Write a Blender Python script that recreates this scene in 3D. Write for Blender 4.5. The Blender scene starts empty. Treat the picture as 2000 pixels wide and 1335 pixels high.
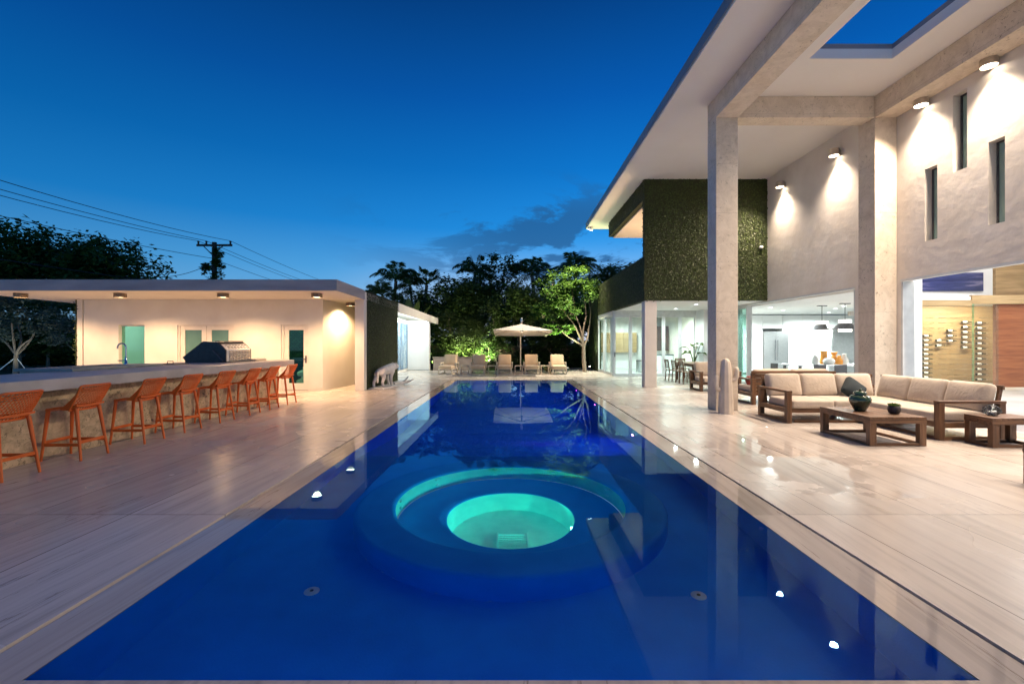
import bpy, math, random
from mathutils import Vector, Matrix, Euler
sc = bpy.context.scene
col = sc.collection
R = math.radians
F, CX, CY, H = 889.0, 1001.0, 667.0, 1.6      # pinhole of the photograph, used to turn measured pixels into metres

def P(x, y, d):
    return Vector(((x - CX) / F * d, d, H - (y - CY) / F * d))

# ------------------------------------------------------------------ materials
def nd(nt, typ, ins=None, **props):
    n = nt.nodes.new(typ)
    for k, v in props.items():
        setattr(n, k, v)
    for k, v in (ins or {}).items():
        s = n.inputs[k]
        if hasattr(v, 'is_output'):
            nt.links.new(v, s)
        elif hasattr(v, 'outputs'):
            nt.links.new(v.outputs[0], s)
        else:
            if s.type == 'RGBA' and len(v) == 3:
                v = (*v, 1)
            s.default_value = v
    return n

def newmat(name):
    m = bpy.data.materials.new(name)
    m.use_nodes = True
    nt = m.node_tree
    nt.nodes.clear()
    out = nt.nodes.new('ShaderNodeOutputMaterial')
    return m, nt, out

def ramp(nt, fac, stops):
    r = nd(nt, 'ShaderNodeValToRGB', {0: fac})
    e = r.color_ramp.elements
    while len(e) < len(stops):
        e.new(0.5)
    for i, (p, c) in enumerate(stops):
        e[i].position = p
        e[i].color = (*c, 1) if len(c) == 3 else c
    return r

def math_(nt, op, a, b=0.0, clamp=False):
    return nd(nt, 'ShaderNodeMath', {0: a, 1: b}, operation=op, use_clamp=clamp)

def coords(nt, scale=(1, 1, 1), world=False):
    if world:
        s = nd(nt, 'ShaderNodeNewGeometry').outputs['Position']
    else:
        s = nd(nt, 'ShaderNodeTexCoord').outputs['Object']
    return nd(nt, 'ShaderNodeMapping', {'Vector': s, 'Scale': scale})

def surf(name, c1, c2, scale=5.0, stretch=(1, 1, 1), rough=0.6, bump=0.1, bdist=0.01, metal=0.0, spec=0.5, detail=6,
         world=False, rvar=0.1, lo=0.35, hi=0.65, coat=0.0, sheen=0.0, distort=0.0, bscale=None, trans=0.0, wrinkle=0.0):
    m, nt, out = newmat(name)
    co = coords(nt, stretch, world)
    nz = nd(nt, 'ShaderNodeTexNoise', {'Vector': co, 'Scale': scale, 'Detail': detail, 'Distortion': distort})
    cr = ramp(nt, nz.outputs[0], [(lo, c1), (hi, c2)])
    rr = nd(nt, 'ShaderNodeMapRange', {0: nz.outputs[0], 3: max(0, rough - rvar), 4: min(1, rough + rvar)})
    b = nd(nt, 'ShaderNodeBsdfPrincipled', {'Base Color': cr, 'Roughness': rr, 'Metallic': metal, 'Specular IOR Level': spec,
                                            'Coat Weight': coat, 'Coat Roughness': 0.05, 'Sheen Weight': sheen})
    if bump:
        hsrc = nz.outputs[0]
        if bscale:
            hsrc = nd(nt, 'ShaderNodeTexNoise', {'Vector': co, 'Scale': bscale, 'Detail': 4}).outputs[0]
        bp = nd(nt, 'ShaderNodeBump', {'Height': hsrc, 'Strength': bump, 'Distance': bdist})
        if wrinkle:
            wz = nd(nt, 'ShaderNodeTexNoise', {'Vector': co, 'Scale': 7.0, 'Detail': 4, 'Distortion': 1.5})
            bp = nd(nt, 'ShaderNodeBump', {'Height': wz.outputs[0], 'Strength': wrinkle, 'Distance': 0.03, 'Normal': bp})
        nt.links.new(bp.outputs[0], b.inputs['Normal'])
    sh = b
    if trans:
        tr = nd(nt, 'ShaderNodeBsdfTranslucent', {0: cr})
        sh = nd(nt, 'ShaderNodeMixShader', {0: trans, 1: b, 2: tr})
    nt.links.new(sh.outputs[0], out.inputs[0])
    return m

def emit(name, c, s):
    m, nt, out = newmat(name)
    e = nd(nt, 'ShaderNodeEmission', {0: c, 1: s})
    nt.links.new(e.outputs[0], out.inputs[0])
    return m

def thin_glass(name, tint=(0.9, 0.97, 0.95), gain=1.0, ior=1.45):
    m, nt, out = newmat(name)
    bf = nd(nt, 'ShaderNodeNewGeometry').outputs['Backfacing']
    fr = nd(nt, 'ShaderNodeFresnel', {'IOR': nd(nt, 'ShaderNodeMapRange', {0: bf, 3: ior, 4: 1 / ior})})
    t = nd(nt, 'ShaderNodeBsdfTransparent', {0: tint})
    g = nd(nt, 'ShaderNodeBsdfGlossy', {0: (gain,) * 3, 'Roughness': 0.01})
    mx = nd(nt, 'ShaderNodeMixShader', {0: fr, 1: t, 2: g})
    nt.links.new(mx.outputs[0], out.inputs[0])
    return m

def deck_material(name, base_a, base_b, vein, wet=False):
    m, nt, out = newmat(name)
    pos = nd(nt, 'ShaderNodeNewGeometry').outputs['Position']
    sp = nd(nt, 'ShaderNodeSeparateXYZ', {0: pos})
    ux = math_(nt, 'DIVIDE', math_(nt, 'ADD', sp.outputs[0], 2.635), 0.93)
    fx, ix = math_(nt, 'FRACT', ux), math_(nt, 'FLOOR', ux)
    uy = math_(nt, 'DIVIDE', math_(nt, 'ADD', sp.outputs[1], 0.18), 2.2)
    fy, iy = math_(nt, 'FRACT', uy), math_(nt, 'FLOOR', uy)
    cell = nd(nt, 'ShaderNodeCombineXYZ', {0: ix, 1: iy, 2: 0.0})
    wn = nd(nt, 'ShaderNodeTexWhiteNoise', {'Vector': cell}, noise_dimensions='3D')
    off = nd(nt, 'ShaderNodeVectorMath', {0: wn.outputs['Color'], 1: (7, 23, 11)}, operation='MULTIPLY')
    p2 = nd(nt, 'ShaderNodeVectorMath', {0: pos, 1: off}, operation='ADD')
    rot = nd(nt, 'ShaderNodeMapping', {'Vector': p2, 'Rotation': (0, 0, R(4)), 'Scale': (1, 1, 1)})
    st = nd(nt, 'ShaderNodeMapping', {'Vector': rot, 'Scale': (4.6, 0.20, 1)})
    n1 = nd(nt, 'ShaderNodeTexNoise', {'Vector': st, 'Scale': 1.6, 'Detail': 7, 'Roughness': 0.62, 'Distortion': 0.35})
    st2 = nd(nt, 'ShaderNodeMapping', {'Vector': rot, 'Scale': (7.5, 0.30, 1)})
    n2 = nd(nt, 'ShaderNodeTexNoise', {'Vector': st2, 'Scale': 1.5, 'Detail': 5, 'Roughness': 0.6, 'Distortion': 0.6})
    n3 = nd(nt, 'ShaderNodeTexNoise', {'Vector': pos, 'Scale': 0.7, 'Detail': 5})
    base = ramp(nt, n1.outputs[0], [(0.30, base_b), (0.62, base_a)])
    # thin dark veins where the stretched noise crosses a narrow band
    band = math_(nt, 'ABSOLUTE', math_(nt, 'SUBTRACT', n2.outputs[0], 0.635))
    v = nd(nt, 'ShaderNodeMapRange', {0: band, 1: 0.0, 2: 0.013, 3: 1.0, 4: 0.0})
    vm = nd(nt, 'ShaderNodeMapRange', {0: n3.outputs[0], 1: 0.36, 2: 0.58})
    vv = math_(nt, 'MULTIPLY', v, vm)
    c1 = nd(nt, 'ShaderNodeMix', {0: vv, 6: base, 7: vein}, data_type='RGBA')
    soft = nd(nt, 'ShaderNodeMapRange', {0: n2.outputs[0], 1: 0.35, 2: 0.5, 3: 0.80, 4: 1.0})
    tone = nd(nt, 'ShaderNodeMapRange', {0: wn.outputs['Value'], 3: 0.90, 4: 1.06})
    mul = math_(nt, 'MULTIPLY', soft, tone)
    c2 = nd(nt, 'ShaderNodeVectorMath', {0: c1.outputs[2], 'Scale': mul}, operation='SCALE')
    # joints
    jx = math_(nt, 'LESS_THAN', math_(nt, 'ABSOLUTE', math_(nt, 'SUBTRACT', fx, 0.0)), 0.011)
    jy = math_(nt, 'LESS_THAN', fy, 0.0042)
    j = math_(nt, 'MULTIPLY', math_(nt, 'MAXIMUM', jx, jy), 0.0 if wet else 0.85)
    c3 = nd(nt, 'ShaderNodeMix', {0: j, 6: c2, 7: (0.10, 0.085, 0.07)}, data_type='RGBA')
    n4 = nd(nt, 'ShaderNodeTexNoise', {'Vector': pos, 'Scale': 0.9, 'Detail': 2, 'Roughness': 0.5})
    if wet:
        rg = nd(nt, 'ShaderNodeMapRange', {0: n4.outputs[0], 1: 0.3, 2: 0.7, 3: 0.02, 4: 0.05})
    else:
        dry = nd(nt, 'ShaderNodeMapRange', {0: n4.outputs[0], 1: 0.35, 2: 0.70, 3: 0.21, 4: 0.31})
        # a rain-wet patch between the pool and the coffee table, ragged at its edge
        dv = nd(nt, 'ShaderNodeVectorMath', {0: pos, 1: (3.75, 6.3, 0)}, operation='SUBTRACT')
        dv2 = nd(nt, 'ShaderNodeVectorMath', {0: dv.outputs[0], 1: (1.0, 0.52, 0)}, operation='MULTIPLY')
        dl = nd(nt, 'ShaderNodeVectorMath', {0: dv2.outputs[0]}, operation='LENGTH')
        n6 = nd(nt, 'ShaderNodeTexNoise', {'Vector': pos, 'Scale': 2.2, 'Detail': 5})
        edge = math_(nt, 'ADD', dl.outputs['Value'], math_(nt, 'MULTIPLY', math_(nt, 'SUBTRACT', n6.outputs[0], 0.5), 1.6))
        wetm = nd(nt, 'ShaderNodeMapRange', {0: edge, 1: 0.80, 2: 0.70, 3: 0.0, 4: 1.0})
        rg = nd(nt, 'ShaderNodeMix', {0: wetm, 2: dry, 3: 0.03}, data_type='FLOAT')
    b = nd(nt, 'ShaderNodeBsdfPrincipled', {'Base Color': c3.outputs[2], 'Roughness': rg, 'Specular IOR Level': 0.5})
    n7 = nd(nt, 'ShaderNodeTexNoise', {'Vector': pos, 'Scale': 3.0, 'Detail': 5})
    hh = math_(nt, 'MULTIPLY', n7.outputs[0], 0.3)
    bp = nd(nt, 'ShaderNodeBump', {'Height': hh, 'Strength': 0.05 if wet else 0.25, 'Distance': 0.004})
    nt.links.new(bp.outputs[0], b.inputs['Normal'])
    nt.links.new(b.outputs[0], out.inputs[0])
    return m

def coral_material(name, a, b_, pit, joint=1.15, thr=0.58, sc1=3.2):
    m, nt, out = newmat(name)
    pos = nd(nt, 'ShaderNodeNewGeometry').outputs['Position']
    n1 = nd(nt, 'ShaderNodeTexNoise', {'Vector': pos, 'Scale': sc1, 'Detail': 9, 'Roughness': 0.72, 'Distortion': 1.2})
    n2 = nd(nt, 'ShaderNodeTexNoise', {'Vector': pos, 'Scale': 17, 'Detail': 6, 'Roughness': 0.7, 'Distortion': 0.8})
    n3 = nd(nt, 'ShaderNodeTexNoise', {'Vector': pos, 'Scale': 1.1, 'Detail': 3})
    c1 = ramp(nt, n1.outputs[0], [(0.32, b_), (0.62, a)])
    pm = nd(nt, 'ShaderNodeMapRange', {0: n2.outputs[0], 1: thr, 2: thr + 0.07, 3: 0.0, 4: 1.0})
    zone = nd(nt, 'ShaderNodeMapRange', {0: n3.outputs[0], 1: 0.35, 2: 0.65, 3: 0.15, 4: 1.0})
    pz = math_(nt, 'MULTIPLY', pm, zone)
    c2 = nd(nt, 'ShaderNodeMix', {0: pz, 6: c1, 7: pit}, data_type='RGBA')
    sp = nd(nt, 'ShaderNodeSeparateXYZ', {0: pos})
    j = math_(nt, 'LESS_THAN', math_(nt, 'FRACT', math_(nt, 'DIVIDE', sp.outputs[2], joint)), 0.006)
    c3 = nd(nt, 'ShaderNodeMix', {0: math_(nt, 'MULTIPLY', j, 0.45), 6: c2.outputs[2], 7: pit}, data_type='RGBA')
    b = nd(nt, 'ShaderNodeBsdfPrincipled', {'Base Color': c3.outputs[2], 'Roughness': 0.62})
    hh = math_(nt, 'SUBTRACT', math_(nt, 'MULTIPLY', n1.outputs[0], 0.5), pz)
    bp = nd(nt, 'ShaderNodeBump', {'Height': hh, 'Strength': 0.5, 'Distance': 0.008})
    nt.links.new(bp.outputs[0], b.inputs['Normal'])
    nt.links.new(b.outputs[0], out.inputs[0])
    return m

def wood_material(name, a, b_, dark, axis=0, rough=0.45, scale=1.0):
    m, nt, out = newmat(name)
    tc = nd(nt, 'ShaderNodeTexCoord').outputs['Object']
    s = [9.0 * scale] * 3
    s[axis] = 0.7 * scale
    co = nd(nt, 'ShaderNodeMapping', {'Vector': tc, 'Scale': s})
    n1 = nd(nt, 'ShaderNodeTexNoise', {'Vector': co, 'Scale': 2.4, 'Detail': 7, 'Roughness': 0.6, 'Distortion': 0.5})
    n2 = nd(nt, 'ShaderNodeTexNoise', {'Vector': co, 'Scale': 9.0, 'Detail': 4})
    c = ramp(nt, n1.outputs[0], [(0.30, dark), (0.48, a), (0.68, b_)])
    rr = nd(nt, 'ShaderNodeMapRange', {0: n2.outputs[0], 3: rough - 0.12, 4: rough + 0.15})
    b = nd(nt, 'ShaderNodeBsdfPrincipled', {'Base Color': c, 'Roughness': rr})
    bp = nd(nt, 'ShaderNodeBump', {'Height': n2.outputs[0], 'Strength': 0.25, 'Distance': 0.003})
    nt.links.new(bp.outputs[0], b.inputs['Normal'])
    nt.links.new(b.outputs[0], out.inputs[0])
    return m

def leaf_material(name, dark, light, rough=0.5, trans=0.3):
    m, nt, out = newmat(name)
    pos = nd(nt, 'ShaderNodeNewGeometry').outputs['Position']
    n1 = nd(nt, 'ShaderNodeTexNoise', {'Vector': pos, 'Scale': 1.1, 'Detail': 3})
    n2 = nd(nt, 'ShaderNodeTexNoise', {'Vector': pos, 'Scale': 14.0, 'Detail': 2})
    f = math_(nt, 'ADD', math_(nt, 'MULTIPLY', n1.outputs[0], 0.45), math_(nt, 'MULTIPLY', n2.outputs[0], 0.55))
    c = ramp(nt, f, [(0.36, dark), (0.64, light)])
    b = nd(nt, 'ShaderNodeBsdfPrincipled', {'Base Color': c, 'Roughness': rough, 'Specular IOR Level': 0.35})
    tr = nd(nt, 'ShaderNodeBsdfTranslucent', {0: c})
    sh = nd(nt, 'ShaderNodeMixShader', {0: trans, 1: b, 2: tr})
    nt.links.new(sh.outputs[0], out.inputs[0])
    return m

M = {}
M['deck'] = deck_material('marble_deck', (0.62, 0.55, 0.49), (0.515, 0.45, 0.395), (0.13, 0.10, 0.08))
M['coping'] = deck_material('wet_marble_coping', (0.56, 0.495, 0.435), (0.47, 0.41, 0.355), (0.17, 0.125, 0.09), wet=True)
M['coral'] = coral_material('coral_stone', (0.74, 0.64, 0.52), (0.57, 0.475, 0.37), (0.20, 0.15, 0.10))
M['coral_bar'] = coral_material('rough_coral_stone', (0.74, 0.57, 0.36), (0.38, 0.275, 0.155), (0.07, 0.05, 0.03), joint=0.33, thr=0.555, sc1=4.4)
M['stucco'] = surf('stucco_paint', (0.74, 0.675, 0.60), (0.82, 0.76, 0.69), 1.6, rough=0.75, bump=0.35, bdist=0.02, world=True, bscale=4.5, spec=0.3)
M['soffit'] = surf('soffit_paint', (0.86, 0.82, 0.77), (0.89, 0.855, 0.81), 0.8, rough=0.8, bump=0.05, world=True, spec=0.25)
M['cream'] = surf('cream_wall_paint', (0.74, 0.69, 0.61), (0.80, 0.76, 0.68), 1.4, rough=0.75, bump=0.25, bdist=0.012, world=True, bscale=7, spec=0.3)
M['white'] = surf('white_paint', (0.80, 0.80, 0.80), (0.84, 0.84, 0.84), 2.0, rough=0.6, bump=0.03, world=True, spec=0.3)
M['white_gloss'] = surf('white_lacquer', (0.80, 0.82, 0.82), (0.84, 0.85, 0.85), 1.0, rough=0.25, bump=0.0)
M['fascia'] = surf('grey_fascia_metal', (0.20, 0.20, 0.22), (0.26, 0.26, 0.29), 2.0, rough=0.5, bump=0.05, world=True, stretch=(0.3, 0.3, 4))
M['parapet'] = surf('grey_stained_parapet', (0.30, 0.28, 0.29), (0.44, 0.41, 0.41), 1.2, rough=0.7, bump=0.15, world=True, stretch=(0.5, 0.5, 2.5))
M['concrete'] = surf('pale_concrete_top', (0.42, 0.39, 0.36), (0.56, 0.52, 0.48), 2.5, rough=0.42, bump=0.15, world=True, detail=9)
M['concrete_dark'] = surf('greenish_stone', (0.22, 0.24, 0.22), (0.32, 0.34, 0.31), 5, rough=0.4, bump=0.1, world=True)
M['hedge'] = leaf_material('boxwood_leaves', (0.022, 0.037, 0.006), (0.052, 0.078, 0.013), 0.5, 0.12)
M['hedge_back'] = surf('boxwood_mat_backing', (0.010, 0.014, 0.005), (0.035, 0.045, 0.012), 40, rough=0.9, bump=0.5, world=True)
M['plaster'] = surf('blue_pool_plaster', (0.004, 0.235, 0.86), (0.007, 0.28, 0.94), 3.0, rough=0.8, bump=0.2, bdist=0.01, world=True, bscale=60, detail=9)
M['spa_plaster'] = surf('pale_spa_plaster', (0.50, 0.66, 0.66), (0.62, 0.76, 0.74), 6.0, rough=0.8, bump=0.2, bdist=0.01, world=True, bscale=50)
M['orange'] = surf('orange_polypropylene', (0.74, 0.14, 0.016), (0.80, 0.16, 0.02), 6, rough=0.45, bump=0.06, bscale=150, bdist=0.001)
TK = ((0.115, 0.052, 0.022), (0.20, 0.10, 0.048), (0.048, 0.022, 0.010))
M['teak'] = wood_material('dark_weathered_teak', *TK, 0)
M['teak_y'] = wood_material('dark_weathered_teak_along', *TK, 1)
M['teak_z'] = wood_material('dark_weathered_teak_upright', *TK, 2)
M['oak'] = wood_material('honey_oak', (0.37, 0.25, 0.125), (0.45, 0.32, 0.17), (0.28, 0.18, 0.085), 0, scale=0.6)
M['walnut'] = wood_material('brown_wall_veneer', (0.20, 0.125, 0.055), (0.26, 0.165, 0.08), (0.14, 0.08, 0.035), 0, scale=0.6)
M['cherry'] = wood_material('reddish_veneer', (0.24, 0.075, 0.028), (0.30, 0.105, 0.04), (0.17, 0.048, 0.018), 0, scale=0.6)
M['cushion'] = surf('beige_outdoor_fabric', (0.47, 0.385, 0.30), (0.54, 0.45, 0.36), 3.0, rough=0.9, bump=0.25, bdist=0.003, bscale=260, sheen=0.3, spec=0.2, wrinkle=0.35)
M['tan_cushion'] = surf('tan_outdoor_fabric', (0.62, 0.45, 0.29), (0.69, 0.51, 0.34), 3.0, rough=0.9, bump=0.25, bdist=0.003, bscale=240, sheen=0.3, spec=0.2)
M['navy'] = surf('dark_teal_fabric', (0.006, 0.013, 0.017), (0.012, 0.022, 0.027), 8, rough=0.85, bump=0.2, bscale=220, bdist=0.002)
M['canvas'] = surf('cream_canvas', (0.66, 0.60, 0.53), (0.73, 0.67, 0.60), 4, rough=0.85, bump=0.1, trans=0.25, bscale=120, bdist=0.002)
M['alu_beige'] = surf('beige_powder_coat', (0.62, 0.52, 0.40), (0.68, 0.58, 0.46), 5, rough=0.45, bump=0.04)
M['bronze'] = surf('bronze_lamp_metal', (0.16, 0.12, 0.09), (0.24, 0.18, 0.13), 12, rough=0.38, bump=0.05, metal=0.6)
M['nickel'] = surf('brushed_nickel', (0.50, 0.44, 0.38), (0.60, 0.54, 0.47), 14, rough=0.35, bump=0.03, metal=0.7, stretch=(1, 1, 8))
M['steel'] = surf('stainless_steel', (0.56, 0.56, 0.57), (0.62, 0.62, 0.63), 30, rough=0.30, bump=0.0, metal=1.0, stretch=(0.2, 0.2, 4), rvar=0.08)
M['satin_steel'] = surf('satin_steel_panel', (0.66, 0.66, 0.67), (0.74, 0.74, 0.75), 20, rough=0.42, bump=0.0, metal=0.55)
M['chrome'] = surf('chrome', (0.55, 0.56, 0.58), (0.62, 0.63, 0.65), 9, rough=0.08, bump=0.0, metal=1.0, rvar=0.03)
M['black'] = surf('black_enamel', (0.012, 0.014, 0.02), (0.024, 0.027, 0.036), 12, rough=0.32, bump=0.04)
M['slot'] = surf('black_slot', (0.02, 0.017, 0.014), (0.035, 0.03, 0.025), 12, rough=0.8, bump=0.0)
M['dark_metal'] = surf('dark_grey_metal', (0.06, 0.06, 0.065), (0.09, 0.09, 0.1), 12, rough=0.45, bump=0.04, metal=0.3)
M['frame'] = surf('pale_aluminium_frame', (0.60, 0.62, 0.62), (0.68, 0.70, 0.70), 6, rough=0.4, bump=0.02)
M['cream_frame'] = surf('cream_door_frame', (0.72, 0.66, 0.57), (0.78, 0.72, 0.63), 4, rough=0.5, bump=0.03)
M['glass'] = thin_glass('clear_glass')
M['green_glass'] = thin_glass('greenish_glass', (0.62, 0.86, 0.78))
M['smoke_glass'] = thin_glass('smoky_cellar_glass', (0.86, 0.87, 0.82))
M['door_frost'] = surf('sea_green_frosted_glass', (0.09, 0.19, 0.16), (0.12, 0.23, 0.20), 2, rough=0.12, bump=0.0)
M['frost'] = surf('frosted_green_glass', (0.25, 0.37, 0.33), (0.29, 0.42, 0.37), 2, rough=0.12, bump=0.0)
M['stone_statue'] = surf('pale_carved_stone', (0.60, 0.56, 0.52), (0.74, 0.70, 0.66), 9, rough=0.6, bump=0.25, bdist=0.006)
M['cactus'] = surf('cream_ceramic', (0.60, 0.50, 0.40), (0.68, 0.58, 0.47), 5, rough=0.5, bump=0.1)
M['jar'] = surf('dark_green_glaze', (0.012, 0.035, 0.018), (0.04, 0.075, 0.04), 7, rough=0.12, bump=0.05, coat=0.6)
M['pot'] = surf('black_clay', (0.025, 0.02, 0.02), (0.05, 0.04, 0.038), 14, rough=0.55, bump=0.2)
M['leaf_dark'] = leaf_material('dark_tree_leaves', (0.034, 0.070, 0.014), (0.10, 0.17, 0.036))
M['leaf_mid'] = leaf_material('mid_green_leaves', (0.035, 0.060, 0.014), (0.095, 0.145, 0.035))
M['leaf_bright'] = leaf_material('fresh_green_leaves', (0.045, 0.105, 0.016), (0.11, 0.21, 0.035), trans=0.4)
M['leaf_grey'] = leaf_material('grey_green_leaves', (0.06, 0.072, 0.048), (0.15, 0.17, 0.115))
M['leaf_olive'] = leaf_material('olive_leaves', (0.065, 0.07, 0.02), (0.16, 0.155, 0.055))
M['bark'] = surf('grey_brown_bark', (0.13, 0.095, 0.065), (0.26, 0.20, 0.15), 6, rough=0.85, bump=0.6, bdist=0.02, stretch=(3, 3, 0.6))
M['pole_wood'] = surf('dark_pole_wood', (0.035, 0.028, 0.024), (0.07, 0.055, 0.045), 5, rough=0.85, bump=0.4, stretch=(4, 4, 0.5))
M['fence_wood'] = wood_material('red_brown_fence_boards', (0.09, 0.042, 0.028), (0.13, 0.065, 0.04), (0.05, 0.025, 0.018), 2)
M['planter'] = surf('taupe_planter_render', (0.30, 0.235, 0.20), (0.37, 0.30, 0.255), 3, rough=0.8, bump=0.2, world=True)
M['grass'] = surf('dark_lawn', (0.020, 0.040, 0.008), (0.055, 0.095, 0.022), 9, rough=0.9, bump=0.6, bdist=0.05, world=True, detail=9)
M['wire'] = surf('black_cable', (0.012, 0.012, 0.014), (0.02, 0.02, 0.022), 3, rough=0.6, bump=0)
M['floor_in'] = surf('white_porcelain_floor', (0.66, 0.68, 0.68), (0.74, 0.76, 0.76), 0.8, rough=0.14, bump=0.0, world=True, rvar=0.05)
M['amber'] = surf('amber_glass_ware', (0.55, 0.22, 0.03), (0.65, 0.30, 0.06), 5, rough=0.15, bump=0.0)
M['clear_ware'] = surf('milky_glass_ware', (0.55, 0.55, 0.52), (0.68, 0.68, 0.65), 5, rough=0.12, bump=0.0)
M['red'] = surf('dark_red_fabric', (0.16, 0.025, 0.022), (0.22, 0.04, 0.034), 7, rough=0.8, bump=0.2, bscale=150, bdist=0.002)
M['green_bottle'] = surf('dark_wine_glass', (0.01, 0.018, 0.01), (0.02, 0.03, 0.018), 5, rough=0.1, bump=0.0)
M['paper'] = surf('white_label_paper', (0.82, 0.82, 0.80), (0.88, 0.88, 0.86), 5, rough=0.7, bump=0.0)
M['warm_lamp'] = emit('warm_lamp_glow', (1.0, 0.72, 0.42), 14.0)
M['wall_lamp'] = emit('wall_lamp_glow', (1.0, 0.83, 0.62), 18.0)
M['cool_lamp'] = emit('cool_lamp_glow', (0.9, 1.0, 0.97), 9.0)
M['pendant_glow'] = emit('pendant_glow', (1.0, 0.92, 0.80), 3.2)
M['pool_lamp'] = emit('pool_lamp_glow', (0.9, 0.10, 0.95), 18.0)
M['spa_lamp'] = emit('spa_lamp_glow', (0.2, 1.0, 0.75), 12.0)
M['spot_glow'] = emit('garden_spot_glow', (1.0, 0.92, 0.72), 14.0)

def water_material():
    m, nt, out = newmat('pool_water')
    pos = nd(nt, 'ShaderNodeNewGeometry').outputs['Position']
    n = nd(nt, 'ShaderNodeTexNoise', {'Vector': pos, 'Scale': 1.2, 'Detail': 2})
    bp = nd(nt, 'ShaderNodeBump', {'Height': n.outputs[0], 'Strength': 0.02, 'Distance': 0.02})
    rf = nd(nt, 'ShaderNodeBsdfRefraction', {'Color': (0.97, 0.99, 1.0), 'Roughness': 0.0, 'IOR': 1.333, 'Normal': bp})
    gs = nd(nt, 'ShaderNodeBsdfGlossy', {'Color': (0.40, 0.82, 1.0), 'Roughness': 0.0, 'Normal': bp})  # blue tint put into the mirror reflection; plain water reflects untinted
    fr = nd(nt, 'ShaderNodeFresnel', {'IOR': 1.333, 'Normal': bp})
    g = nd(nt, 'ShaderNodeMixShader', {0: fr, 1: rf, 2: gs})
    nt.links.new(g.outputs[0], out.inputs[0])
    return m
M['water'] = water_material()

def mural_material():
    m, nt, out = newmat('blue_abstract_mural')
    co = coords(nt, (1, 1, 1), world=True)
    st = nd(nt, 'ShaderNodeMapping', {'Vector': co, 'Scale': (1, 1.2, 0.35)})
    n1 = nd(nt, 'ShaderNodeTexNoise', {'Vector': st, 'Scale': 1.5, 'Detail': 9, 'Roughness': 0.65, 'Distortion': 0.8})
    n2 = nd(nt, 'ShaderNodeTexNoise', {'Vector': co, 'Scale': 9, 'Detail': 6, 'Roughness': 0.75})
    f = math_(nt, 'ADD', math_(nt, 'MULTIPLY', n1.outputs[0], 0.7), math_(nt, 'MULTIPLY', n2.outputs[0], 0.3))
    c = ramp(nt, f, [(0.38, (0.02, 0.05, 0.11)), (0.48, (0.07, 0.17, 0.30)), (0.57, (0.25, 0.38, 0.48)), (0.68, (0.70, 0.76, 0.80))])
    b = nd(nt, 'ShaderNodeBsdfPrincipled', {'Base Color': c, 'Roughness': 0.12})
    nt.links.new(b.outputs[0], out.inputs[0])
    return m
M['mural'] = mural_material()

def streak_material():
    m, nt, out = newmat('violet_blue_streaked_panel')
    co = coords(nt, (1, 1, 1), world=True)
    mp = nd(nt, 'ShaderNodeMapping', {'Vector': co, 'Rotation': (0, R(-28), 0), 'Scale': (0.35, 1, 3)})
    n1 = nd(nt, 'ShaderNodeTexNoise', {'Vector': mp, 'Scale': 1.6, 'Detail': 6, 'Roughness': 0.6})
    c = ramp(nt, n1.outputs[0], [(0.42, (0.012, 0.017, 0.075)), (0.56, (0.035, 0.045, 0.14)), (0.68, (0.24, 0.21, 0.30))])
    b = nd(nt, 'ShaderNodeBsdfPrincipled', {'Base Color': c, 'Roughness': 0.3})
    nt.links.new(b.outputs[0], out.inputs[0])
    return m
M['streak'] = streak_material()

def brick_mat():
    m, nt, out = newmat('dark_green_tile_wall')
    co = nd(nt, 'ShaderNodeTexCoord').outputs['Object']
    mp = nd(nt, 'ShaderNodeMapping', {'Vector': co, 'Rotation': (R(90), 0, 0)})
    br = nd(nt, 'ShaderNodeTexBrick', {'Vector': mp, 'Color1': (0.012, 0.045, 0.028), 'Color2': (0.03, 0.085, 0.05), 'Mortar': (0.006, 0.018, 0.012),
                                       'Scale': 4.0, 'Mortar Size': 0.03})
    b = nd(nt, 'ShaderNodeBsdfPrincipled', {'Base Color': br, 'Roughness': 0.35})
    nt.links.new(b.outputs[0], out.inputs[0])
    return m
M['tile'] = brick_mat()
# ------------------------------------------------------------------ mesh building
def orth(d):
    d = d.normalized()
    a = Vector((0, 0, 1)) if abs(d.z) < 0.9 else Vector((1, 0, 0))
    u = d.cross(a).normalized()
    return u, d.cross(u).normalized()

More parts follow.
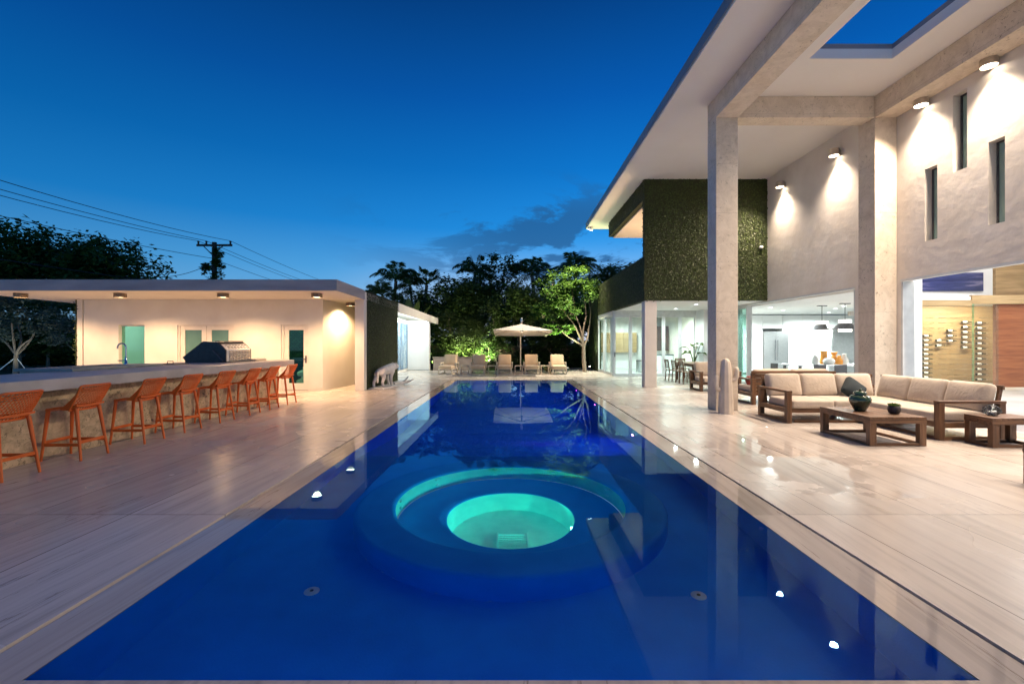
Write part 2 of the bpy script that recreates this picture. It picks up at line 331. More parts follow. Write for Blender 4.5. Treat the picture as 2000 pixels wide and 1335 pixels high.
class MB:
    def __init__(s, xf=None):
        s.v, s.f, s.xf, s.mi, s.cur = [], [], xf, [], 0
    def mat(s, i):
        s.cur = i
        return s
    def add(s, vs, fs):
        n = len(s.v)
        s.v += [tuple(p) for p in vs]
        s.f += [tuple(i + n for i in f) for f in fs]
        s.mi += [s.cur] * len(fs)
        return s
    def box(s, x0, x1, y0, y1, z0, z1):
        vs = [(x, y, z) for z in (z0, z1) for y in (y0, y1) for x in (x0, x1)]
        return s.add(vs, [(0, 2, 3, 1), (4, 5, 7, 6), (0, 1, 5, 4), (2, 6, 7, 3), (0, 4, 6, 2), (1, 3, 7, 5)])
    def obox(s, c, size, rot=(0, 0, 0)):
        m = Euler(rot).to_matrix()
        a, b, d = size[0] / 2, size[1] / 2, size[2] / 2
        vs = [Vector(c) + m @ Vector((x, y, z)) for z in (-d, d) for y in (-b, b) for x in (-a, a)]
        return s.add(vs, [(0, 2, 3, 1), (4, 5, 7, 6), (0, 1, 5, 4), (2, 6, 7, 3), (0, 4, 6, 2), (1, 3, 7, 5)])
    def bar(s, p0, p1, w, h=None):
        """rectangular bar between two points (w across, h upright)"""
        p0, p1, h = Vector(p0), Vector(p1), h or w
        d = (p1 - p0).normalized()
        up = Vector((0, 0, 1)) if abs(d.z) < 0.95 else Vector((0, 1, 0))
        u = d.cross(up).normalized()
        t = u.cross(d).normalized()
        vs = [p + u * a * w / 2 + t * b * h / 2 for p in (p0, p1) for a, b in ((-1, -1), (1, -1), (1, 1), (-1, 1))]
        return s.add(vs, [(3, 2, 1, 0), (4, 5, 6, 7), (0, 1, 5, 4), (1, 2, 6, 5), (2, 3, 7, 6), (3, 0, 4, 7)])
    def tube(s, pts, r, n=8, cap=True):
        pts = [Vector(p) for p in pts]
        rs = r if isinstance(r, (list, tuple)) else [r] * len(pts)
        u = None
        vs = []
        for i, p in enumerate(pts):
            d = (pts[min(i + 1, len(pts) - 1)] - pts[max(i - 1, 0)])
            d = d.normalized() if d.length > 1e-9 else Vector((0, 0, 1))
            if u is None:
                u, w = orth(d)
            else:
                u = (u - d * u.dot(d))
                u = u.normalized() if u.length > 1e-6 else orth(d)[0]
                w = d.cross(u).normalized()
            for k in range(n):
                a = 2 * math.pi * k / n
                vs.append(p + (u * math.cos(a) + w * math.sin(a)) * rs[i])
        fs = []
        for i in range(len(pts) - 1):
            for k in range(n):
                k2 = (k + 1) % n
                fs.append((i * n + k, i * n + k2, (i + 1) * n + k2, (i + 1) * n + k))
        if cap:
            fs.append(tuple(range(n))[::-1])
            fs.append(tuple((len(pts) - 1) * n + k for k in range(n)))
        return s.add(vs, fs)
    def lathe(s, prof, c=(0, 0, 0), n=28, capb=True, capt=True):
        vs = [(c[0] + r * math.cos(2 * math.pi * k / n), c[1] + r * math.sin(2 * math.pi * k / n), c[2] + z) for r, z in prof for k in range(n)]
        fs = []
        for i in range(len(prof) - 1):
            for k in range(n):
                k2 = (k + 1) % n
                fs.append((i * n + k, i * n + k2, (i + 1) * n + k2, (i + 1) * n + k))
        if capb:
            fs.append(tuple(range(n))[::-1])
        if capt:
            fs.append(tuple((len(prof) - 1) * n + k for k in range(n)))
        return s.add(vs, fs)
    def rbox(s, c, size, r=0.05, puff=0.0, n=6, rot=(0, 0, 0), thin=2):
        """rounded, slightly puffed box (a cushion); thin = index of its thin axis"""
        m = Euler(rot).to_matrix()
        h = [x / 2 for x in size]
        idx, vs, fs = {}, [], []
        def vert(p):
            k = tuple(round(x, 5) for x in p)
            if k not in idx:
                q = [max(-(h[i] - r), min(h[i] - r, p[i] * h[i])) for i in range(3)]
                d = Vector([p[i] * h[i] - q[i] for i in range(3)])
                if d.length > 1e-9:
                    d = d.normalized() * r
                o = Vector(q) + d
                a, b = [i for i in range(3) if i != thin]
                w = max(0.0, (1 - p[a] ** 2)) * max(0.0, (1 - p[b] ** 2))
                o[thin] += math.copysign(puff * w, p[thin]) if abs(p[thin]) > 0.5 else 0
                idx[k] = len(vs)
                vs.append(Vector(c) + m @ o)
            return idx[k]
        tt = [-1 + 2 * i / n for i in range(n + 1)]
        tt = sorted(set(tt + [-0.97, 0.97, -0.9, 0.9]))
        k = len(tt) - 1
        for ax in range(3):
            a, b = [i for i in range(3) if i != ax]
            for sg in (-1, 1):
                for i in range(k):
                    for j in range(k):
                        q = []
                        for (x, y) in ((tt[i], tt[j]), (tt[i + 1], tt[j]), (tt[i + 1], tt[j + 1]), (tt[i], tt[j + 1])):
                            p = [0, 0, 0]
                            p[ax], p[a], p[b] = sg, x, y
                            q.append(vert(p))
                        flip = (sg > 0) == (ax == 1)
                        fs.append(tuple(q[::-1] if flip else q))
        return s.add(vs, fs)
    def holed(s, axis, w0, w1, u0, u1, v0, v1, holes):
        """wall slab across w0..w1 of axis ('x' or 'y'), u along the wall, v upright, with rectangular holes (u0,u1,v0,v1)"""
        us = sorted({u0, u1, *[h[0] for h in holes], *[h[1] for h in holes]})
        vs_ = sorted({v0, v1, *[h[2] for h in holes], *[h[3] for h in holes]})
        us = [u for u in us if u0 <= u <= u1]
        vs_ = [v for v in vs_ if v0 <= v <= v1]
        full = {}
        for i in range(len(us) - 1):
            for j in range(len(vs_) - 1):
                cu, cv = (us[i] + us[i + 1]) / 2, (vs_[j] + vs_[j + 1]) / 2
                full[i, j] = not any(h[0] < cu < h[1] and h[2] < cv < h[3] for h in holes)
        pt = (lambda w, u, v: (w, u, v)) if axis == 'x' else (lambda w, u, v: (u, w, v))
        def quad(a, b, c, d):
            s.add([a, b, c, d], [(0, 1, 2, 3)])
        for (i, j), on in full.items():
            if not on:
                continue
            a, b, c, d = us[i], us[i + 1], vs_[j], vs_[j + 1]
            quad(pt(w0, a, c), pt(w0, b, c), pt(w0, b, d), pt(w0, a, d))
            quad(pt(w1, a, d), pt(w1, b, d), pt(w1, b, c), pt(w1, a, c))
            for di, dj, e in ((-1, 0, (a, c, a, d)), (1, 0, (b, c, b, d)), (0, -1, (a, c, b, c)), (0, 1, (a, d, b, d))):
                if not full.get((i + di, j + dj), False):
                    quad(pt(w0, e[0], e[1]), pt(w1, e[0], e[1]), pt(w1, e[2], e[3]), pt(w0, e[2], e[3]))
        return s
    def build(s, name, mat, parent=None, smooth=False, bevel=0.0, seg=2, recalc=False):
        vs = s.v
        if s.xf:
            vs = [s.xf(*p) for p in vs]
        off, q = Vector((0, 0, 0)), parent
        while q is not None:
            off += q.location
            q = q.parent
        me = bpy.data.meshes.new(name)
        me.from_pydata([(p[0] - off.x, p[1] - off.y, p[2] - off.z) for p in vs], [], s.f)
        for m in (mat if isinstance(mat, (list, tuple)) else [mat]):
            me.materials.append(M[m])
        if any(s.mi):
            me.polygons.foreach_set('material_index', s.mi)
        if recalc:
            import bmesh
            b = bmesh.new(); b.from_mesh(me)
            bmesh.ops.remove_doubles(b, verts=b.verts, dist=1e-5)
            bmesh.ops.recalc_face_normals(b, faces=b.faces)
            b.to_mesh(me); b.free()
        if smooth:
            me.polygons.foreach_set('use_smooth', [True] * len(me.polygons))
            me.set_sharp_from_angle(angle=R(50))
        me.update()
        o = bpy.data.objects.new(name, me)
        col.objects.link(o)
        if parent is not None:
            o.parent = parent
        if bevel:
            bv = o.modifiers.new('edge', 'BEVEL')
            bv.width, bv.segments, bv.limit_method, bv.angle_limit = bevel, seg, 'ANGLE', R(40)
        return o

def tag(o, label=None, cat=None, group=None, kind=None):
    for k, v in (('label', label), ('category', cat), ('group', group), ('kind', kind)):
        if v:
            o[k] = v
    return o

def thing(name, label, cat, loc=(0, 0, 0), group=None):
    o = bpy.data.objects.new(name, None)
    o.empty_display_size = 0.1
    col.objects.link(o)
    o.location = loc
    return tag(o, label, cat, group)

def struct(mb, name, mat, **kw):
    return tag(mb.build(name, mat, **kw), kind='structure')

def copy_tree(o, parent=None):
    c = o.copy()
    col.objects.link(c)
    if parent is not None:
        c.parent = parent
    for ch in list(o.children):
        copy_tree(ch, c)
    return c

def place(o, loc, rz=0.0, sc_=1.0, label=None, group=None):
    o.location = loc
    o.rotation_euler = (0, 0, rz)
    if sc_ != 1.0:
        o.scale = (sc_,) * 3 if not isinstance(sc_, tuple) else sc_
    return tag(o, label, None, group)

def lamp(kind, name, loc, power, color, parent=None, size=0.05, size_y=None, target=None, cone=150, blend=0.6, spread=None):
    l = bpy.data.lights.new(name, kind)
    l.energy, l.color = power, color
    if kind == 'AREA':
        l.size = size
        if size_y:
            l.shape, l.size_y = 'RECTANGLE', size_y
        if spread:
            l.spread = R(spread)
    else:
        l.shadow_soft_size = size
    if kind == 'SPOT':
        l.spot_size, l.spot_blend = R(cone), blend
    o = bpy.data.objects.new(name, l)
    col.objects.link(o)
    off, q = Vector((0, 0, 0)), parent
    while q is not None:
        off += q.location
        q = q.parent
    if parent is not None:
        o.parent = parent
    o.location = Vector(loc) - off
    if target is not None:
        o.rotation_euler = (Vector(target) - Vector(loc)).to_track_quat('-Z', 'Y').to_euler()
    return o

def leaf_sheet(mb, rng, count, size, origin, u, v, n, wob=0.5, depth=0.03):
    """leaves lying on a wall: origin, u and v edge vectors, n outward"""
    u, v, n, origin = Vector(u), Vector(v), Vector(n), Vector(origin)
    un, vn = u.normalized(), v.normalized()
    for _ in range(count):
        c = origin + u * rng.random() + v * rng.random() + n * rng.uniform(0.004, depth)
        a = rng.uniform(0, 2 * math.pi)
        d = (un * math.cos(a) + vn * math.sin(a) + n * rng.uniform(-0.1, 0.9) * wob).normalized()
        e = (d.cross(n) + n * rng.uniform(-wob, wob)).normalized()
        l = size * rng.uniform(0.7, 1.3)
        k = len(mb.v)
        mb.v += [tuple(c), tuple(c + d * l * .5 + e * l * .32), tuple(c + d * l), tuple(c + d * l * .5 - e * l * .32)]
        mb.f.append((k, k + 1, k + 2, k + 3))
        mb.mi.append(mb.cur)

def leaf_blob(mb, rng, c, rad, count, size, clumps=14, drop=0.35, shell=0.55):
    """a crown: leaves gathered in clumps spread through an uneven ellipsoid"""
    c, rad = Vector(c), Vector(rad)
    cl = []
    for _ in range(clumps):
        d = Vector((rng.gauss(0, 1), rng.gauss(0, 1), rng.gauss(0, 1))).normalized()
        rr = rng.uniform(shell, 1.0)
        cl.append((Vector((d.x * rad.x * rr, d.y * rad.y * rr, d.z * rad.z * rr)), rng.uniform(0.28, 0.5) * min(rad)))
    for i in range(count):
        p, r = cl[i % clumps]
        d = Vector((rng.gauss(0, 1), rng.gauss(0, 1), rng.gauss(0, 0.75)))
        q = c + p + d * r * 0.55
        a = rng.uniform(0, 2 * math.pi)
        dd = Vector((math.cos(a), math.sin(a), rng.uniform(-1.0, 0.3) * drop * 2)).normalized()
        e = dd.cross(Vector((rng.uniform(-.6, .6), rng.uniform(-.6, .6), 1))).normalized()
        l = size * rng.uniform(0.6, 1.35)
        k = len(mb.v)
        mb.v += [tuple(q), tuple(q + dd * l * .45 + e * l * .26), tuple(q + dd * l), tuple(q + dd * l * .45 - e * l * .26)]
        mb.f.append((k, k + 1, k + 2, k + 3))
        mb.mi.append(mb.cur)
    return [c + p for p, r in cl]

def limb(mb, rng, p0, p1, r0, r1, bend=0.12, n=5, sides=7):
    p0, p1 = Vector(p0), Vector(p1)
    L = (p1 - p0).length
    j = Vector((rng.uniform(-1, 1), rng.uniform(-1, 1), 0)) * bend * L
    pts = [p0.lerp(p1, t / n) + j * math.sin(math.pi * t / n) for t in range(n + 1)]
    mb.tube(pts, [r0 + (r1 - r0) * t / n for t in range(n + 1)], sides)

# ------------------------------------------------------------------ camera
cam = bpy.data.cameras.new('camera')
cam.lens, cam.sensor_width, cam.clip_end, cam.clip_start = 16.0, 36.0, 3000, 0.05
cam.shift_x, cam.shift_y = -0.0005, 0.0
co_ = bpy.data.objects.new('camera', cam)
col.objects.link(co_)
co_.location, co_.rotation_euler = (0, 0, H), (R(90), 0, 0)
sc.camera = co_

# ------------------------------------------------------------------ sky
def make_world():
    w = bpy.data.worlds.new('World')
    sc.world = w
    w.use_nodes = True
    nt = w.node_tree
    nt.nodes.clear()
    out = nt.nodes.new('ShaderNodeOutputWorld')
    d = nd(nt, 'ShaderNodeTexCoord').outputs['Generated']
    s = nd(nt, 'ShaderNodeSeparateXYZ', {0: d})
    z = s.outputs[2]
    zr = math_(nt, 'MAXIMUM', z, 0.0)
    # dusk colours by elevation (linear)
    g = ramp(nt, zr, [(0.0, (0.26, 0.48, 0.72)), (0.08, (0.15, 0.42, 0.74)), (0.15, (0.065, 0.33, 0.70)), (0.24, (0.008, 0.21, 0.60)), (0.35, (0.001, 0.135, 0.46)),
                      (0.47, (0.0, 0.078, 0.335)), (0.60, (0.0, 0.040, 0.185)), (1.0, (0.0, 0.020, 0.10))])
    # afterglow low over the trees straight ahead
    dot = nd(nt, 'ShaderNodeVectorMath', {0: d, 1: Vector((0.10, 1.0, 0.02)).normalized()}, operation='DOT_PRODUCT')
    glow = nd(nt, 'ShaderNodeMapRange', {0: dot.outputs['Value'], 1: 0.86, 2: 1.0, 3: 0.0, 4: 1.0}, interpolation_type='SMOOTHSTEP')
    lowz = nd(nt, 'ShaderNodeMapRange', {0: z, 1: 0.0, 2: 0.22, 3: 1.0, 4: 0.0}, interpolation_type='SMOOTHSTEP')
    gl = math_(nt, 'MULTIPLY', glow.outputs[0], lowz)
    c1 = nd(nt, 'ShaderNodeMix', {0: math_(nt, 'MULTIPLY', gl, 0.75), 6: g, 7: (0.62, 0.60, 0.66)}, data_type='RGBA')
    # darker towards the left
    side = nd(nt, 'ShaderNodeMapRange', {0: s.outputs[0], 1: -0.8, 2: 0.15, 3: 0.64, 4: 1.0})
    # flat clouds
    zz = math_(nt, 'ADD', zr, 0.16)
    px = math_(nt, 'DIVIDE', s.outputs[0], zz)
    py = math_(nt, 'DIVIDE', s.outputs[1], zz)
    v = nd(nt, 'ShaderNodeCombineXYZ', {0: px, 1: py, 2: 0.0})
    mp = nd(nt, 'ShaderNodeMapping', {'Vector': v, 'Location': (4.82, 1.7, 0), 'Scale': (0.8, 0.9, 1)})
    n = nd(nt, 'ShaderNodeTexNoise', {'Vector': mp, 'Scale': 1.9, 'Detail': 9, 'Roughness': 0.62, 'Distortion': 0.35})
    cm = nd(nt, 'ShaderNodeMapRange', {0: n.outputs[0], 1: 0.48, 2: 0.56}, interpolation_type='SMOOTHSTEP')
    be = nd(nt, 'ShaderNodeMapRange', {0: z, 1: 0.37, 2: 0.26, 3: 0.0, 4: 1.0}, interpolation_type='SMOOTHSTEP')
    br = nd(nt, 'ShaderNodeMapRange', {0: s.outputs[0], 1: -0.42, 2: 0.05, 3: 0.0, 4: 1.0}, interpolation_type='SMOOTHSTEP')
    k = math_(nt, 'MULTIPLY', math_(nt, 'MULTIPLY', cm.outputs[0], be.outputs[0]), math_(nt, 'MULTIPLY', br.outputs[0], 0.82))
    c2 = nd(nt, 'ShaderNodeMix', {0: k, 6: c1.outputs[2], 7: (0.012, 0.085, 0.235)}, data_type='RGBA')
    c3 = nd(nt, 'ShaderNodeVectorMath', {0: c2.outputs[2], 'Scale': side}, operation='SCALE')
    sky = nd(nt, 'ShaderNodeTexSky', sky_type='NISHITA', sun_disc=False, sun_elevation=R(-4), sun_rotation=R(5), altitude=0.0)
    b1 = nd(nt, 'ShaderNodeBackground', {0: c3, 1: 1.06})
    b2 = nd(nt, 'ShaderNodeBackground', {0: sky, 1: 0.05})
    ad = nd(nt, 'ShaderNodeAddShader', {0: b1, 1: b2})
    nt.links.new(ad.outputs[0], out.inputs[0])
make_world()
sun = lamp('SUN', 'afterglow_sun', (0, 60, 10), 0.02, (1.0, 0.8, 0.65), target=(0, 0, 0))
sun.data.angle = R(15)
sun.rotation_euler = Vector((-0.05, -1, -0.05)).to_track_quat('-Z', 'Y').to_euler()
sc.view_settings.view_transform = 'Standard'
sc.view_settings.look = 'None'
sc.view_settings.exposure, sc.view_settings.gamma = 0.3, 1.0
sc.cycles.max_bounces, sc.cycles.diffuse_bounces, sc.cycles.glossy_bounces = 10, 4, 4
sc.cycles.transmission_bounces, sc.cycles.transparent_max_bounces = 6, 16
sc.cycles.sample_clamp_indirect, sc.cycles.sample_clamp_direct = 2.5, 0.0
sc.cycles.blur_glossy = 0.8
sc.cycles.caustics_reflective, sc.cycles.caustics_refractive = False, True
sc.cycles.use_denoising = True
sc.cycles.denoiser = 'OPENIMAGEDENOISE'
# ------------------------------------------------------------------ ground, deck, pool
XL, XR, YN, YF = -2.33, 2.22, 2.16, 18.97
SL, SR = -2.64, 2.54
struct(MB().add([(-400, -60, -0.16), (-24, -60, -0.16), (-24, 900, -0.16), (-400, 900, -0.16)], [(0, 1, 2, 3)])
       .add([(-24, 25.6, -0.16), (400, 25.6, -0.16), (400, 900, -0.16), (-24, 900, -0.16)], [(0, 1, 2, 3)])
       .add([(24, -60, -0.16), (400, -60, -0.16), (400, 25.6, -0.16), (24, 25.6, -0.16)], [(0, 1, 2, 3)]), 'lawn', 'grass')
d = MB()
d.box(-18.5, SL - 0.028, -8, 25.6, -0.16, 0.0).box(SR + 0.028, 8.955, -8, 25.6, -0.16, 0.0)
d.box(SL - 0.028, SR + 0.028, YF + 0.33, 25.6, -0.16, 0.0).box(SL - 0.028, SR + 0.028, -8, YN - 0.34, -0.16, 0.0)
d.box(2.6, 8.955, 25.6, 28.2, -0.16, 0.0)
struct(d, 'deck', 'deck')
c = MB()
c.box(SL, XL, YN - 0.31, YF + 0.3, -0.02, -0.004).box(XR, SR, YN - 0.31, YF + 0.3, -0.02, -0.004)
c.box(XL, XR, YF, YF + 0.3, -0.02, -0.004).box(XL, XR, YN - 0.31, YN, -0.02, -0.004)
struct(c, 'pool_coping', 'coping')
g = MB()
for a in ((SL - 0.028, SL, YN - 0.34, YF + 0.33), (SR, SR + 0.028, YN - 0.34, YF + 0.33), (SL, SR, YF + 0.3, YF + 0.33), (SL, SR, YN - 0.34, YN - 0.31)):
    g.box(*a, -0.2, -0.021)
struct(g, 'overflow_channel', 'slot')
SX, SY, SHELF, DEEP = -0.02, 4.9, -0.57, -1.5
p = MB()
prof = [(YN, SHELF), (7.0, SHELF), (9.6, DEEP), (YF, DEEP)]
for x, fl in ((XL, False), (XR, True)):
    n0 = [(x, y, z) for y, z in prof] + [(x, YF, -0.02), (x, YN, -0.02)]
    p.add(n0, [(0, 1, 5), (1, 4, 5), (1, 2, 4), (2, 3, 4)])
p.add([(XL, YN, SHELF), (XR, YN, SHELF), (XR, YN, -0.02), (XL, YN, -0.02)], [(0, 1, 2, 3)])
p.add([(XL, YF, DEEP), (XR, YF, DEEP), (XR, YF, -0.02), (XL, YF, -0.02)], [(0, 1, 2, 3)])
p.add([(XL, 7.0, SHELF), (XR, 7.0, SHELF), (XR, 9.6, DEEP), (XL, 9.6, DEEP), (XR, YF, DEEP), (XL, YF, DEEP)], [(0, 1, 2, 3), (3, 2, 4, 5)])
ang = sorted([2 * math.pi * k / 72 for k in range(72)] + [math.atan2(b - SY, a - SX) % (2 * math.pi) for a in (XL, XR) for b in (YN, 7.0)])
ring = []
for a in ang:
    ca, sa = math.cos(a), math.sin(a)
    t = min((((XR if ca > 0 else XL) - SX) / ca) if abs(ca) > 1e-6 else 1e9, (((7.0 if sa > 0 else YN) - SY) / sa) if abs(sa) > 1e-6 else 1e9)
    ring.append(((SX + 1.6 * ca, SY + 1.6 * sa, SHELF), (SX + t * ca, SY + t * sa, SHELF)))
for i in range(len(ring)):
    j = (i + 1) % len(ring)
    p.add([ring[i][0], ring[i][1], ring[j][1], ring[j][0]], [(0, 1, 2, 3)])
struct(p, 'pool_basin', 'plaster')
struct(MB().add([(XL + .0, YN, -0.006), (XR, YN, -0.006), (XR, YF, -0.006), (XL, YF, -0.006)], [(0, 1, 2, 3)]), 'pool_water', 'water')

spa = thing('hot_tub', 'sunken round hot tub glowing green inside the near end of the pool', 'hot tub', (SX, SY, SHELF))
rim = MB().lathe([(1.60, SHELF), (1.60, -0.27), (1.585, -0.235), (1.55, -0.215), (1.25, -0.215), (1.215, -0.235), (1.20, -0.27)], (SX, SY, 0), 96, False, False)
rim.build('rim', 'plaster', spa, smooth=True)
MB().lathe([(1.20, -0.27), (1.20, -0.72)], (SX, SY, 0), 96, False, False).build('inner_wall', 'spa_plaster', spa, smooth=True)
MB().lathe([(1.197, -0.72), (0.70, -0.72), (0.68, -0.74)], (SX, SY, 0), 96, False, False).build('bench', 'plaster', spa, smooth=True)
MB().lathe([(0.68, -0.74), (0.68, -1.14), (0.64, -1.2), (0.0001, -1.2)], (SX, SY, 0), 96, False, False).build('basin', 'spa_plaster', spa, smooth=True)
gr = MB()
for k in range(8):
    gr.box(SX - 0.13, SX + 0.17, SY - 0.30 + k * 0.044, SY - 0.30 + k * 0.044 + 0.022, -1.185, -1.165)
    gr.box(SX - 0.13 + k * 0.04, SX - 0.12 + k * 0.04, SY - 0.31, SY + 0.04, -1.190, -1.186)
gr.box(SX - 0.15, SX - 0.13, SY - 0.32, SY + 0.05, -1.185, -1.16).box(SX + 0.17, SX + 0.19, SY - 0.32, SY + 0.05, -1.185, -1.16)
gr.build('drain_grate', 'white', spa)
for k, a in enumerate((20, 62, 100, 140, 178)):
    for z in (-0.36, -0.55):
        q = Vector((SX + 1.19 * math.cos(R(a)), SY + 1.19 * math.sin(R(a)), z))
        n = Vector((math.cos(R(a)), math.sin(R(a)), 0))
        MB().tube([q + n * 0.012, q - n * 0.012], 0.032, 12).build('jet', 'white', spa)
q = Vector((SX + 0.655, SY - 0.12, -0.93))
MB().tube([q + Vector((0.02, 0, 0)), q - Vector((0.02, 0, 0))], 0.05, 16).build('spa_light', 'spa_lamp', spa)
lamp('SPOT', 'spa_glow', (SX + 0.60, SY - 0.14, -0.93), 50, (0.0, 0.92, 0.74), spa, 0.0, target=(SX - 1.2, SY + 0.0, -0.52), cone=100, blend=1.0)
lamp('POINT', 'spa_glow', (SX + 0.5, SY - 0.14, -1.0), 24, (0.02, 1.0, 0.62), spa, 0.0)

fit = thing('floor_inlet', 'white round fitting on the pool floor towards the bar side of the hot tub', 'pool fitting', (-1.5, 3.4, SHELF), 'round fittings in the pool floor')
MB().lathe([(0.055, 0.0), (0.055, 0.008), (0.04, 0.014), (0.015, 0.014)], (-1.5, 3.4, SHELF), 20).build('cover_ring', 'white', fit, smooth=True)
MB().lathe([(0.014, 0.014), (0.014, 0.018)], (-1.5, 3.4, SHELF), 12).build('eyelet', 'slot', fit)
place(copy_tree(fit), (1.37, 3.35, SHELF), label='white round fitting on the pool floor towards the house side of the hot tub')
for i, (y, lb) in enumerate(((15.6, 'pink pool lamp in the house side wall, farthest along the pool'), (12.1, 'pink pool lamp in the house side wall, middle of the row'),
                             (8.3, 'pink pool lamp in the house side wall with the longest pink streak'))):
    t = thing('pool_lamp', lb, 'pool lamp', (XR, y, -0.42), 'lamps along the pool wall')
    q = Vector((XR, y, -0.42))
    MB().tube([q, q - Vector((0.03, 0, 0))], 0.075, 18).build('housing', 'white', t)
    MB().tube([q - Vector((0.03, 0, 0)), q - Vector((0.036, 0, 0))], 0.05, 18).build('lens', 'pool_lamp', t)
    lamp('SPOT', 'pool_lamp_beam', q - Vector((0.06, 0, 0)), 60, (0.03, 0.10, 1.0), t, 0.0, target=q - Vector((2, 0, 0.4)), cone=165, blend=0.9)
    if i == 2:
        lamp('SPOT', 'pool_lamp_streak', q - Vector((0.06, 0, 0)), 90, (1.0, 0.03, 0.75), t, 0.0, target=q + Vector((-1.6, 0.0, -0.62)), cone=26, blend=1.0)
for y, w in ((17.6, 40),):  # guessed lamp added to light the pool; none seen on this side
    t = thing('pool_lamp', 'guessed blue fill lamp added in the bar side wall', 'pool lamp', (XL, y, -0.4), 'lamps along the pool wall')
    q = Vector((XL, y, -0.36))
    MB().tube([q, q + Vector((0.03, 0, 0))], 0.075, 18).build('housing', 'white', t)
    lamp('SPOT', 'pool_lamp_beam', q + Vector((0.06, 0, 0)), w, (0.015, 0.12, 1.0), t, 0.0, target=q + Vector((2, 0, -0.1)), cone=170, blend=0.9)

t = thing('pool_fill_strip', 'added unseen blue fill strip under the near pool edge', 'fill light', (0, YN, -0.14))  # added fill strip that brightens the pool; no such source is seen
MB().box(-1.95, 1.85, YN + 0.001, YN + 0.02, -0.17, -0.11).build('housing', 'white', t)
lamp('AREA', 'pool_fill_glow', (-0.05, YN + 0.03, -0.14), 2.6, (0.0, 0.42, 1.0), t, 3.8, 0.06, target=(-0.05, YN + 2.0, 0.10))

# ------------------------------------------------------------------ main house
HX = 8.96
house = thing('main_house', 'tall modern house with white overhanging roof, stone portal and green wall', 'house', (HX, 12, 0))
b = MB()
zs, zt = 7.32, 7.52
for a in ((3.74, 6.0, -4, 9.2), (6.0, 7.68, -4, 3.0), (7.68, 22, -4, 9.2), (3.74, 22, 9.2, 23.1)):
    b.box(*a, zs, zt)
roof = b.build('roof', 'soffit', house)
b = MB().box(3.715, 3.738, -4, 23.12, 7.36, 7.60).box(3.738, 22, 23.102, 23.125, 7.36, 7.60)
b.build('roof_edge', 'fascia', roof)
b = MB()
for a in ((5.97, 6.0, 3.0, 9.2), (7.68, 7.71, 3.0, 9.2), (5.97, 7.71, 9.2, 9.23)):
    b.box(*a, 7.522, 7.62)
b.build('skylight_curb', 'fascia', roof)
for nm, a in (('stone_column', (4.74, 5.25, 10.6, 11.06, 0, 7.317)), ('stone_column', (8.44, 8.952, 10.6, 11.11, 0, 7.317))):
    MB().box(*a).build(nm, 'coral', house, bevel=0.008)
for a in ((4.74, 5.25, -3.5, 10.597, 6.82, 7.317), (5.253, 8.437, 10.603, 11.0, 6.82, 7.317), (8.44, 8.952, -3.5, 10.597, 6.82, 7.317)):
    MB().box(*a).build('stone_beam', 'coral', house, bevel=0.008)
slits = [(8.97, 9.26, 5.04, 6.60), (9.60, 9.89, 3.78, 5.34), (8.28, 8.57, 3.79, 5.35)]
open2, open1 = (4.6, 10.5, 0.0, 3.04), (11.9, 18.3, 0.0, 3.04)
MB().holed('x', HX, HX + 0.28, -4, 28.0, 0.0, 7.318, slits + [open2, open1]).build('stucco_wall', 'stucco', house)
for a in slits:
    w = MB().box(HX + 0.17, HX + 0.20, a[0] + 0.035, a[1] - 0.035, a[2] + 0.035, a[3] - 0.035).build('slit_window', 'frost', house)
    f = MB()
    f.box(HX + 0.15, HX + 0.22, a[0] + 0.002, a[0] + 0.034, a[2] + 0.002, a[3] - 0.002).box(HX + 0.15, HX + 0.22, a[1] - 0.034, a[1] - 0.002, a[2] + 0.002, a[3] - 0.002)
    f.box(HX + 0.15, HX + 0.22, a[0] + 0.034, a[1] - 0.034, a[2] + 0.002, a[2] + 0.034).box(HX + 0.15, HX + 0.22, a[0] + 0.034, a[1] - 0.034, a[3] - 0.034, a[3] - 0.002)
    f.build('window_frame', 'dark_metal', w)
# door tracks round the two great openings
for a in (open2, open1):
    f = MB().box(HX - 0.012, HX + 0.10, a[0], a[1], 2.985, 3.037).box(HX + 0.002, HX + 0.27, a[0], a[0] + 0.05, 0.002, 2.983)
    f.box(HX + 0.002, HX + 0.27, a[1] - 0.05, a[1], 0.002, 2.983)
    f.build('opening_frame', 'frame', house)
for i in range(4):
    y, x = 17.44 + i * 0.015, HX + 0.02 + i * 0.06
    t = MB().box(x, x + 0.045, y, y + 0.06, 0.01, 2.98).box(x, x + 0.045, y + 0.72, y + 0.78, 0.01, 2.98)
    t.box(x, x + 0.045, y + 0.06, y + 0.72, 0.01, 0.1).box(x, x + 0.045, y + 0.06, y + 0.72, 2.9, 2.98)
    dr = t.build('sliding_door', 'frame', house)
    MB().box(x + 0.018, x + 0.026, y + 0.06, y + 0.72, 0.1, 2.9).build('pane', 'glass', dr)
rng = random.Random(5)
